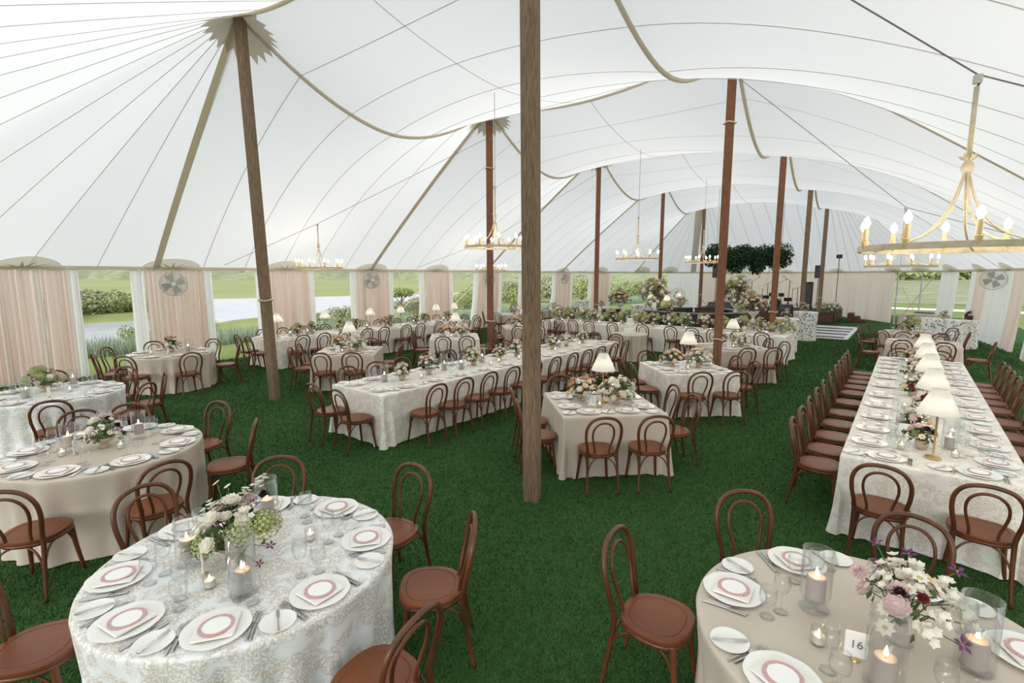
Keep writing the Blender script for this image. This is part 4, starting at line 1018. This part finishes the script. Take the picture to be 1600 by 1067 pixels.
hurricane(-12.25, 4.0, ZT, 'glass with candle right of the bouquet by the second curtain'); votive(-12.4, 3.35, ZT, 'small votive on the taupe table by the second curtain'); number_card(-12.2, 3.6, ZT, -.6, 'white number card on the taupe table by second curtain')
# right long table
xc = .28
for i, y in enumerate((5.80, 7.05, 8.35, 9.7, 11.1)): table_lamp(xc+.02, y, ZT, 'white-shaded brass lamp, %s from front on the right long table' % ORD[i+1])
arrangement(.22, 6.05, ZT, .14, .17, ['white_sweet_pea', 'cream_cosmos', 'blush_rose', 'burgundy_dahlia', 'white_daisy'], 20, 21, 'small', 'small bouquet behind the first lamp, right long table')
for i, y in enumerate((6.6, 7.5, 8.7, 9.3, 10.3, 11.6, 12.2)): arrangement(xc-.12+.1*(i % 2), y, ZT, .16, .15, ['white_sweet_pea', 'blush_rose', 'white_rose', 'white_rose', 'cream_rose', 'cream_cosmos', 'white_sweet_pea', 'red_dahlia'], 26, 22+i, 'small', 'small bouquet, %s behind the front one on the right long table' % ORD[i+1], group='bouquets on the right long table')
votive(.07, 5.93, ZT, 'votive left of the first lamp, right long table'); votive(.46, 5.95, ZT, 'votive right of the first lamp, right long table'); hurricane(.43, 6.22, ZT, 'glass with lit candle by the first lamp, right long table')
for i, y in enumerate((6.8, 7.8, 9.0, 10.0, 11.3, 12.0)): votive(xc+.2*(-1)**i, y, ZT, 'small votive, %s behind the front pair on the right long table' % ORD[i+1], 'votives on the right long table')
number_card(.08, 6.4, ZT, .2, 'white number card left of the first lamp, right long table')
# middle long table
for i, (y, h) in enumerate([(4.98, .8), (5.55, 1.1), (6.65, 1.1), (7.4, .9), (7.95, 1.1), (9.25, .95), (9.85, 1.), (10.6, .9)]):
    arrangement(-6.2, y, ZT, .16*h, .2*h, ['white_sweet_pea', 'white_rose', 'white_rose', 'cream_rose', 'white_sweet_pea', 'burgundy_dahlia', 'white_daisy', 'blush_rose'], 26, 50+i, 'bowl' if i % 2 else 'small', 'white and burgundy bouquet, %s from near end of the middle long table' % ORD[i+1], group='bouquets on the middle long table')
for i, (x, y) in enumerate([(-6.33, 4.74), (-6.3, 6.0), (-6.13, 6.25), (-6.3, 7.0), (-6.15, 8.6), (-6.25, 9.6)]): hurricane(x, y, ZT, 'glass with lit grey candle, %s from near end of the middle long table' % ORD[i+1], False, 'glass candles on the middle long table')
for i, y in enumerate([5.25, 6.85, 7.2, 7.7, 8.3, 9.0, 10.2]): votive(-6.05+.1*(i % 2), y, ZT, 'small votive, %s from near end of the middle long table' % ORD[i+1], 'votives on the middle long table')
number_card(-6.2, 6.4, ZT, .3, 'white number card on the middle long table')
# curtain-side long table
for i, y in enumerate((6.45, 7.85, 9.4, 10.6, 12.2, 13.1)): table_lamp(-13.17, y, ZT, 'white-shaded lamp, %s from near end of the long table by left curtains' % ORD[i+1])
for i, y in enumerate((6.95, 7.45, 8.3, 8.9, 9.9, 10.2, 11.2, 11.7, 12.7)): arrangement(-13.1-.1*(i % 2), y, ZT, .18, .22, ['blush_rose', 'cream_rose', 'red_dahlia', 'white_rose', 'peach_rose', 'burgundy_dahlia', 'green_hydrangea'], 20, 70+i, 'small', 'mixed bouquet, %s from near end of the long table by left curtains' % ORD[i+1], group='bouquets on the curtain side long table')
for i, y in enumerate((6.7, 7.2, 8.6, 9.15, 11.0, 12.4)): hurricane(-13.0, y, ZT, 'glass with pink candle, %s from near end of the long table by left curtains' % ORD[i+1], False, 'glass candles on the curtain side table')
# square tables: lamp, two flower mounds, card, candle
for i, (x, y, m, lab, ph, lv) in enumerate(SQ):
    k = 1 if x > -5 else -1
    table_lamp(x+.0, y+.04, ZT, 'white-shaded lamp on the %s' % ph)
    arrangement(x-.24, y-.08, ZT, .22, .20, ['cream_rose', 'white_rose', 'cream_rose', 'peach_rose', 'white_sweet_pea', 'cream_rose'], 34, 100+i, 'bowl', 'cream flower mound left of the lamp, %s' % ph, 'leaf_russet', 90)
    arrangement(x+.18, y+.08, ZT, .25, .22, ['white_rose', 'white_rose', 'white_hydrangea', 'cream_rose', 'white_sweet_pea', 'white_daisy', 'white_rose'], 38, 110+i, 'bowl', 'white flower mound right of the lamp, %s' % ph, 'leaf_green', 70)
    number_card(x+.02, y-.28, ZT, .55 if k > 0 else .75, 'white number card on the %s' % ph, h=.14)
    votive(x+.10, y-.22, ZT, 'small votive by the card, %s' % ph)
# head table flower bank
for i in range(15):
    x = -10.3+i*.54; K = ['green_hydrangea', 'green_hydrangea', 'blush_rose', 'white_rose', 'cream_rose', 'peach_rose', 'white_hydrangea'] if i % 2 == 0 else ['white_rose', 'white_daisy', 'blush_rose', 'cream_rose', 'green_hydrangea']
    arrangement(x, 15.75+.08*(-1)**i, ZT, .30, .30, K, 24, 130+i, 'bowl', 'flower clump, %s from left in the bank along the head table' % ORD[i+1], 'leaf_russet' if i % 3 == 1 else 'leaf_green', 80, 'flower clumps along the head table', 1.15)
for i in range(10): votive(-9.9+i*.76, 15.42, ZT, 'small glowing votive, %s from left along the head table' % ORD[i+1], 'votives along the head table')
arrangement(.1, 18.35, ZT, .3, .34, ['green_hydrangea', 'white_rose', 'cream_rose', 'burgundy_dahlia', 'peach_rose'], 28, 160, 'bowl', 'bouquet with green hydrangea on the far right taupe round table', 'leaf_russet', 100)
arrangement(.3, 15.95, ZT, .16, .16, ['blush_rose', 'peach_rose', 'white_rose'], 16, 161, 'small', 'pink bouquet on the taupe table behind the right long table')
arrangement(-13.2, 16.75, ZT, .26, .34, ['green_hydrangea', 'blush_rose', 'burgundy_dahlia', 'cream_rose'], 24, 162, 'bowl', 'tall bouquet on the far taupe table behind the poles', 'leaf_russet')
arrangement(-13.35, 20.0, ZT, .26, .26, ['blush_rose', 'white_rose', 'peach_rose', 'white_sweet_pea'], 22, 163, 'bowl', 'pale bouquet on the farthest left taupe table')
for x, y, h, lab in ((-2.98, 17.75, 1.072, 'white bouquet on the left cocktail table before the dance floor'), (-2.93, 21.3, 1.072, 'white bouquet on the right cocktail table before the dance floor'), (-13.9, 23.6, 1.072, 'small posy on the cocktail table by the far left curtains'), (1.0, 22.25, .952, 'small dark posy on the olive print buffet table')):
    arrangement(x, y, h, .14, .18, ['white_daisy', 'white_rose', 'cream_cosmos', 'blush_rose'], 14, int(abs(x*100)), 'small', lab)
arrangement(-11.1, 20.6, .952, .16, .2, ['peach_rose', 'burgundy_dahlia', 'cream_rose'], 14, 170, 'small', 'small bouquet on the cocktail table left of the bar')

# ------------------------------------------------------------------ round bar
t = thing('round_bar', 'round black bar with an open middle behind the head table', 'bar', (-6.3, 19.15, 0))
def ring_wall(r0, r1, z0, z1, a0, a1, n=56):
    b = MB(); vs = []
    for i in range(n+1):
        a = lerp(a0, a1, i/n)
        for r, z in ((r0, z0), (r1, z0), (r1, z1), (r0, z1)): vs.append((r*math.cos(a), r*math.sin(a), z))
    fs = [(i*4+k, i*4+4+k, i*4+4+(k+1) % 4, i*4+(k+1) % 4) for i in range(n) for k in range(4)]+[(3, 2, 1, 0), (n*4, n*4+1, n*4+2, n*4+3)]
    return b.add(vs, fs)
ring_wall(1.62, 1.80, .0, 1.04, PI*.62, PI*2.42).obj('bar_front', 'bar_black', t, 'auto')
ring_wall(1.40, 1.92, 1.04, 1.10, PI*.62, PI*2.42).obj('counter', 'bar_black', t, 'auto')
for i in range(16):
    a = PI*.66+PI*1.72*i/15; c = MB().bbox((0, 0, 0), (.42, .02, .7), .008); put('front_panel', c.mesh('front_panel', 'bar_black', False), t, (1.81*math.cos(a), 1.81*math.sin(a), .5), a+PI/2)
ring_wall(1.0, 1.40, .84, .88, PI*.62, PI*2.42).obj('work_shelf', 'floor_white', t, 'auto')
for i, (a, k) in enumerate([(3.45, 0), (2.3, 1), (4.4, 2)]): table_lamp(-6.3+1.66*math.cos(a), 19.15+1.66*math.sin(a), 1.10, ('white-shaded lamp at left of the round bar', 'white-shaded lamp on the far side of the round bar', 'white-shaded lamp at the front of the round bar')[i], .95)
for i, (a, R, H, n, v, lab) in enumerate([(3.2, .62, .75, 70, 'urn', 'towering flower arrangement on the left end of the bar'), (-.25, .62, .8, 75, 'urn', 'towering flower arrangement on the right end of the bar'), (3.75, .3, .3, 24, 'bowl', 'low flower mound left on the bar front'), (2.25, .34, .34, 24, 'bowl', 'flower mound under the far bar lamp'), (4.45, .26, .26, 20, 'bowl', 'flower mound under the front bar lamp')]):
    arrangement(-6.3+1.6*math.cos(a), 19.15+1.6*math.sin(a), 1.102, R, H, ['cream_rose', 'peach_rose', 'green_hydrangea', 'white_rose', 'blush_rose', 'white_hydrangea'], n, 180+i, v, lab, 'leaf_russet' if i != 3 else 'leaf_green', 260 if n > 50 else 90, None, 1.7 if n > 50 else 1.2)
for i, (x, y, lab) in enumerate([(-9.7, 19.7, 'russet flower mass standing left of the bar'), (-4.0, 18.0, 'pink flower mass on a stand right of the bar')]):
    tt = thing('pedestal', ('white pedestal left of the bar under flowers', 'white pedestal right of the bar under flowers')[i], 'pedestal', (x, y, 0)); MB().lathe([(.2, 0), (.2, .04), (.14, .08), (.13, .8), (.2, .86), (.2, .9), (.0005, .9)], 20).obj('column', 'vase_white', tt)
    arrangement(x, y, .902, .5, .5, ['peach_rose', 'blush_rose', 'cream_rose', 'green_hydrangea', 'white_rose'], 50, 190+i, 'urn', lab, 'leaf_russet', 200, None, 1.5)
rb = random.Random(4)
BOT = MB().lathe([(.0005, 0), (.035, 0), (.037, .01), (.037, .17), (.014, .23), (.013, .29), (.0005, .29)], 12).mesh('bottle', 'bar_black')
for i in range(14):
    a = lerp(PI*.75, PI*1.5, i/13); tag(put('bottle', BOT, None, (-6.3+1.2*math.cos(a), 19.15+1.2*math.sin(a), .882)), 'dark bottle, %s along the inner shelf of the bar' % ORD[i+1], 'bottle', 'bottles inside the bar')
number_card(-6.3+1.66*math.cos(3.95), 19.15+1.66*math.sin(3.95), 1.102, -.4, 'white menu card standing on the bar counter', h=.3)
# ------------------------------------------------------------------ dance floor and stage
t = struct(MB().box((-6.1, 25.25, .006), (8.9, 5.7, .012)).obj('dance_floor', 'floor_white', None, False))
for i in range(5):
    for j in range(4):
        MB().box((-2.55-1.62*i-(.1 if False else 0), 22.98+j*1.28, .0145), (1.5, .62, .005)).obj('dark_tile' if (i+j) % 1 == 0 else 'tile', 'floor_charcoal', t, False)
t = thing('stage', 'low wooden stage in front of the taupe backdrop', 'stage', (-6.2, 31.0, 0))
MB().box((0, 0, .27), (6.8, 3.9, .5)).obj('platform', 'stage_wood', t, False); MB().box((0, 0, .535), (6.9, 4.0, .03)).obj('deck', 'stage_deck', t, False)
for i in range(6): MB().bbox((-2.85+1.14*i, -1.965, .27), (1.0, .03, .38), .012).obj('front_panel', 'stage_wood', t, False)
for i in range(3): MB().bbox((3.43, -1.3+1.3*i, .27), (.03, 1.1, .38), .012).obj('side_panel', 'stage_wood', t, False)
t = thing('stage_steps', 'wooden steps at the right end of the stage', 'steps', (-2.35, 31.2, 0))
for i in range(3): MB().bbox((.12+.26*i, 0, (.48-.16*i)/2), (.26, .9, .48-.16*i), .01).obj('step', 'stage_wood', t, False)
ZS = .552
arrangement(-3.1, 29.6, ZS, .42, .34, ['white_rose', 'white_rose', 'white_hydrangea', 'cream_rose', 'white_sweet_pea'], 34, 200, 'bowl', 'white flower mound on the right front corner of the stage', 'leaf_green', 120, None, 1.5, elong=1.5)
arrangement(-2.95, 30.5, ZS, .36, .4, ['cream_rose', 'white_rose', 'white_daisy'], 20, 201, 'bowl', 'wild dried flower mound at the right edge of the stage', 'leaf_russet', 160, None, 1.5)
def tripod(t, h, r=.35, m='black_metal'):
    MB().tube([(0, 0, .12), (0, 0, h)], .016, 8).obj('pole', m, t)
    for i in range(3):
        a = 2*PI*i/3+.5; MB().tube([(0, 0, .42), (r*math.cos(a), r*math.sin(a), .01)], .012, 6).obj('leg', m, t)
for x, y, lab in ((-8.95, 30.6, 'black loudspeaker on a stand, left side of the stage'), (-3.75, 30.6, 'black loudspeaker on a stand, right side of the stage')):
    t = thing('loudspeaker', lab, 'speaker', (x, y, ZS)); tripod(t, 1.75)
    MB().bbox((0, 0, 2.05), (.36, .34, .66), .03).obj('cabinet', 'black_plastic', t, False)
    MB().bbox((0, -.172, 2.05), (.31, .012, .58), .005).obj('grille', 'floor_charcoal', t, False)
for x, y, lab in ((-9.6, 30.2, 'stage light on a tall black stand at the left of the stage'), (-3.0, 31.6, 'stage light on a tall black stand at the right of the stage')):
    t = thing('stage_light', lab, 'light stand', (x, y, 0 if x < -9.59 and False else ZS)); tripod(t, 2.75, .4)
    MB().bbox((0, -.03, 2.85), (.26, .14, .2), .02).obj('lamp_head', 'black_plastic', t, False); MB().tube([(0, -.1, 2.85), (0, -.115, 2.85)], .075, 14).obj('lens', 'floor_charcoal', t)
t = thing('music_stand', 'black music stand at the left of the stage', 'music stand', (-8.35, 29.9, ZS)); tripod(t, 1.1, .28)
b = MB(); b.add([(-.27, -.10, 1.05), (.27, -.10, 1.05), (.27, .12, 1.32), (-.27, .12, 1.32), (-.27, -.085, 1.04), (.27, -.085, 1.04), (.27, .135, 1.31), (-.27, .135, 1.31)], [(0, 1, 2, 3), (7, 6, 5, 4), (0, 4, 5, 1), (1, 5, 6, 2), (2, 6, 7, 3), (3, 7, 4, 0)]).obj('desk', 'black_plastic', t, False)
for i, (x, y, h, a) in enumerate([(-7.55, 30.6, 1.35, .3), (-6.9, 30.3, 1.5, -.5), (-6.2, 30.9, 1.4, .8), (-5.6, 30.1, 1.4, .6), (-5.1, 30.7, 1.55, 2.4), (-4.6, 30.2, 1.2, .5)]):
    t = thing('microphone_stand', 'microphone stand with slanted boom, %s from left on the stage' % ORD[i+1], 'microphone stand', (x, y, ZS), a, 'microphone stands on the stage'); tripod(t, h, .25)
    MB().tube([(-.25, 0, h-.12), (.4, 0, h+.22)], .009, 6).obj('boom', 'black_metal', t); MB().tube([(.38, 0, h+.21), (.5, 0, h+.27)], [.012, .024], 8).obj('microphone', 'black_plastic', t)
t = thing('drum_kit', 'drum kit with red shells in the middle of the stage', 'drums', (-5.9, 31.7, ZS))
MB().tube([(0, -.2, .29), (0, .25, .29)], .28, 24).obj('bass_drum', 'drum_red', t); MB().tube([(0, -.21, .29), (0, -.2, .29)], .27, 24).obj('drum_head', 'black_plastic', t)
for x, y, z, r in ((-.25, .05, .66, .15), (.25, .05, .66, .15), (.55, .3, .4, .2), (-.6, .3, .5, .18)): MB().tube([(x, y, z), (x, y, z+.2)], r, 18).obj('tom', 'drum_red', t); MB().tube([(x, y, 0), (x, y, z)], .015, 6).obj('drum_leg', 'black_metal', t)
for x, y, z in ((-.75, .1, 1.1), (.8, .1, 1.15)): MB().lathe([(.0005, z+.02), (.05, z+.015), (.22, z), (.05, z+.01), (.0005, z+.01)], 20, (x, y, 0)).obj('cymbal', 'brass', t); MB().tube([(x, y, 0), (x, y, z)], .012, 6).obj('cymbal_stand', 'black_metal', t)
t = thing('amplifier', 'tall black amplifier standing at the right of the stage', 'amplifier', (-4.35, 31.8, ZS)); MB().bbox((0, 0, .75), (.45, .4, 1.5), .03).obj('cabinet', 'black_plastic', t, False); MB().bbox((0, -.205, .75), (.38, .012, 1.3), .005).obj('grille', 'floor_charcoal', t, False)
for i, x in enumerate((-8.7, -8.0, -5.0)):
    t = thing('stage_monitor', 'black wedge monitor, %s from left along the stage front' % ORD[i+1], 'speaker', (x, 29.6, ZS), 0, 'wedge monitors on the stage')
    MB().add([(-.3, -.2, 0), (.3, -.2, 0), (.3, .2, 0), (-.3, .2, 0), (-.3, -.1, .3), (.3, -.1, .3), (.3, .2, .34), (-.3, .2, .34)], [(3, 2, 1, 0), (4, 5, 6, 7), (0, 1, 5, 4), (1, 2, 6, 5), (2, 3, 7, 6), (3, 0, 4, 7)]).obj('cabinet', 'black_plastic', t, False)
    MB().add([(-.26, -.19, .04), (.26, -.19, .04), (.26, -.11, .27), (-.26, -.11, .27)], [(0, 1, 2, 3)]).obj('grille', 'floor_charcoal', t, False)
wall_fan(-10.6, 29.0, 1.25, facing(-10.6, 29.0), 'large round floor fan left of the stage', .42)
# ------------------------------------------------------------------ hanging greenery over the dance floor
t = thing('hanging_greenery', 'dark green hanging cloud of foliage over the dance floor', 'greenery', (-5.9, 25.0, 3.25), HEAD)
MB().tube([(-1.75, 0, .1), (1.75, 0, .1)], .05, 8).obj('frame', 'black_metal', t)
cs = [(-1.6+.22*i, .12*math.sin(i*2), .1*math.sin(i*1.3), .52, .5) for i in range(15)]+[(-.6, 0, -.4, .4, .38), (.4, 0, -.45, .35, .35), (1.5, 0, .1, .5, .6), (-1.55, 0, .1, .45, .55)]
def fg(q):
    c = q.choice(cs); v = Vector((q.gauss(0, 1), q.gauss(0, 1), q.gauss(0, 1))).normalized(); k = .55+.5*q.random(); return (c[0]+v.x*c[3]*k, c[1]+v.y*c[3]*k, c[2]+v.z*c[4]*k), v
stuff(leaf_cloud(random.Random(6), 9000, fg, .13).obj('foliage', 'leaf_dark', t, False))
b = MB(); q = random.Random(9)
for i in range(24):
    x = q.uniform(-1.7, 1.7); b.tube(catmull([(x, q.uniform(-.2, .2), -.2), (x+q.uniform(-.1, .1), 0, -.55), (x+q.uniform(-.2, .2), q.uniform(-.1, .1), -.65-.25*q.random())], 3), .008, 4)
b.obj('trailing_vines', 'leaf_dark', t)
for sx in (-1, 1):
    zt = roof_z(-5.9+sx*1.5*math.cos(HEAD), 25.0+sx*1.5*math.sin(HEAD))-3.25; MB().tube([(sx*1.5, 0, .1), (sx*1.5, 0, zt)], .008, 5).obj('cable', 'cable', t)
# ------------------------------------------------------------------ chandeliers
CHM = {}
NC = 10; D = .6
n_ = 48; vs = []
for i in range(n_):
    a = 2*PI*i/n_
    for r, z in ((D-.012, -.022), (D+.012, -.022), (D+.012, .022), (D-.012, .022)): vs.append((r*math.cos(a), r*math.sin(a), z))
CHM['ring'] = MB().add(vs, [(i*4+k, i*4+(k+1) % 4, ((i+1) % n_)*4+(k+1) % 4, ((i+1) % n_)*4+k) for i in range(n_) for k in range(4)]).mesh('ring', 'gilt', 'auto')
CHM['sleeve'] = MB().lathe([(.0005, -.035), (.012, -.03), (.02, -.01), (.026, .03), (.012, .036), (.017, .04), (.017, .135), (.0005, .135)], 10).mesh('candle_sleeve', 'sleeve_cream', 'auto')
CHM['bulb'] = MB().lathe([(.0005, .135), (.013, .14), (.024, .168), (.019, .195), (.0005, .222)], 10).mesh('bulb', 'bulb_glow', True)
CHM['stem'] = MB().tube([(0, 0, .62), (0, 0, 1.12)], .016, 8).mesh('stem', 'gilt'); CHM['knob'] = MB().lathe([(.0005, .52), (.03, .54), (.042, .57), (.03, .60), (.014, .62), (.02, .63), (.0005, .64)], 14).mesh('knob', 'gilt')
b = MB()
for i in range(6): petal(b, 2*PI*i/6, .012, .07, .02, .615, .665, -.01)
CHM['crown'] = b.mesh('leaf_crown', 'gilt', True)
CHM['arm'] = MB().tube(catmull([(.012, 0, .54), (.03, 0, .46), (.09, 0, .28), (.22, 0, .12), (.42, 0, .035), (.59, 0, .0)], 4), .009, 6).mesh('arm', 'gilt')
def chandelier(x, y, z, label, off=0., hook=None):
    t = thing('chandelier', label, 'chandelier', (x, y, z), off, 'gilt candle chandeliers')
    put('ring', CHM['ring'], t); put('stem', CHM['stem'], t); put('knob', CHM['knob'], t); put('leaf_crown', CHM['crown'], t)
    for i in range(5): put('arm', CHM['arm'], t, rz=2*PI*i/5)
    for i in range(NC):
        a = 2*PI*(i+.5)/NC; s = put('candle_sleeve', CHM['sleeve'], t, (D*math.cos(a), D*math.sin(a), .02)); put('bulb', CHM['bulb'], s)
    MB().bbox((0, 0, 1.17), (.05, .05, .06), .006).obj('junction_box', 'fan_grey', t, False); MB().tube([(0, 0, 1.12), (.02, 0, 1.15), (0, 0, 1.2)], .006, 5).obj('hook', 'black_metal', t)
    if hook is None:
        MB().tube([(0, 0, 1.2), (0, 0, roof_z(x, y)-z)], .005, 5).obj('cable', 'cable', t)
    else:
        R_ = Matrix.Rotation(-off, 3, 'Z')
        for h in hook:
            v = R_ @ (Vector(h)-Vector((x, y, z))); MB().tube([(0, 0, 1.2), tuple(v)], .006, 5).obj('cable', 'cable', t)
chandelier(.26, 4.95, 2.62, 'nearest chandelier hanging at the upper right', .1, [(-3.0, 4.2, 6.6), (2.7, 5.6, 2.7)])
chandelier(-.18, 13.2, 2.60, 'second chandelier behind the nearest one at right', .3, [(-3.0, 10.8, 6.3), (2.7, 13.6, 2.7)])
chandelier(-6.6, 7.75, 2.98, 'chandelier hanging over the middle long table', .2)
chandelier(-6.2, 13.6, 2.88, 'chandelier over the cake table', .4)
chandelier(-6.2, 19.4, 2.90, 'chandelier over the round bar', .1)
chandelier(-12.9, 7.6, 2.62, 'chandelier over the long table by the left curtains', .0, [(-9.6, 10.9, 6.2), (-15.1, 6.0, 2.7)])
chandelier(-12.9, 14.9, 2.60, 'far chandelier near the left eave behind the pole', .2, [(-9.5, 17.1, 6.2), (-15.1, 13.0, 2.7)])
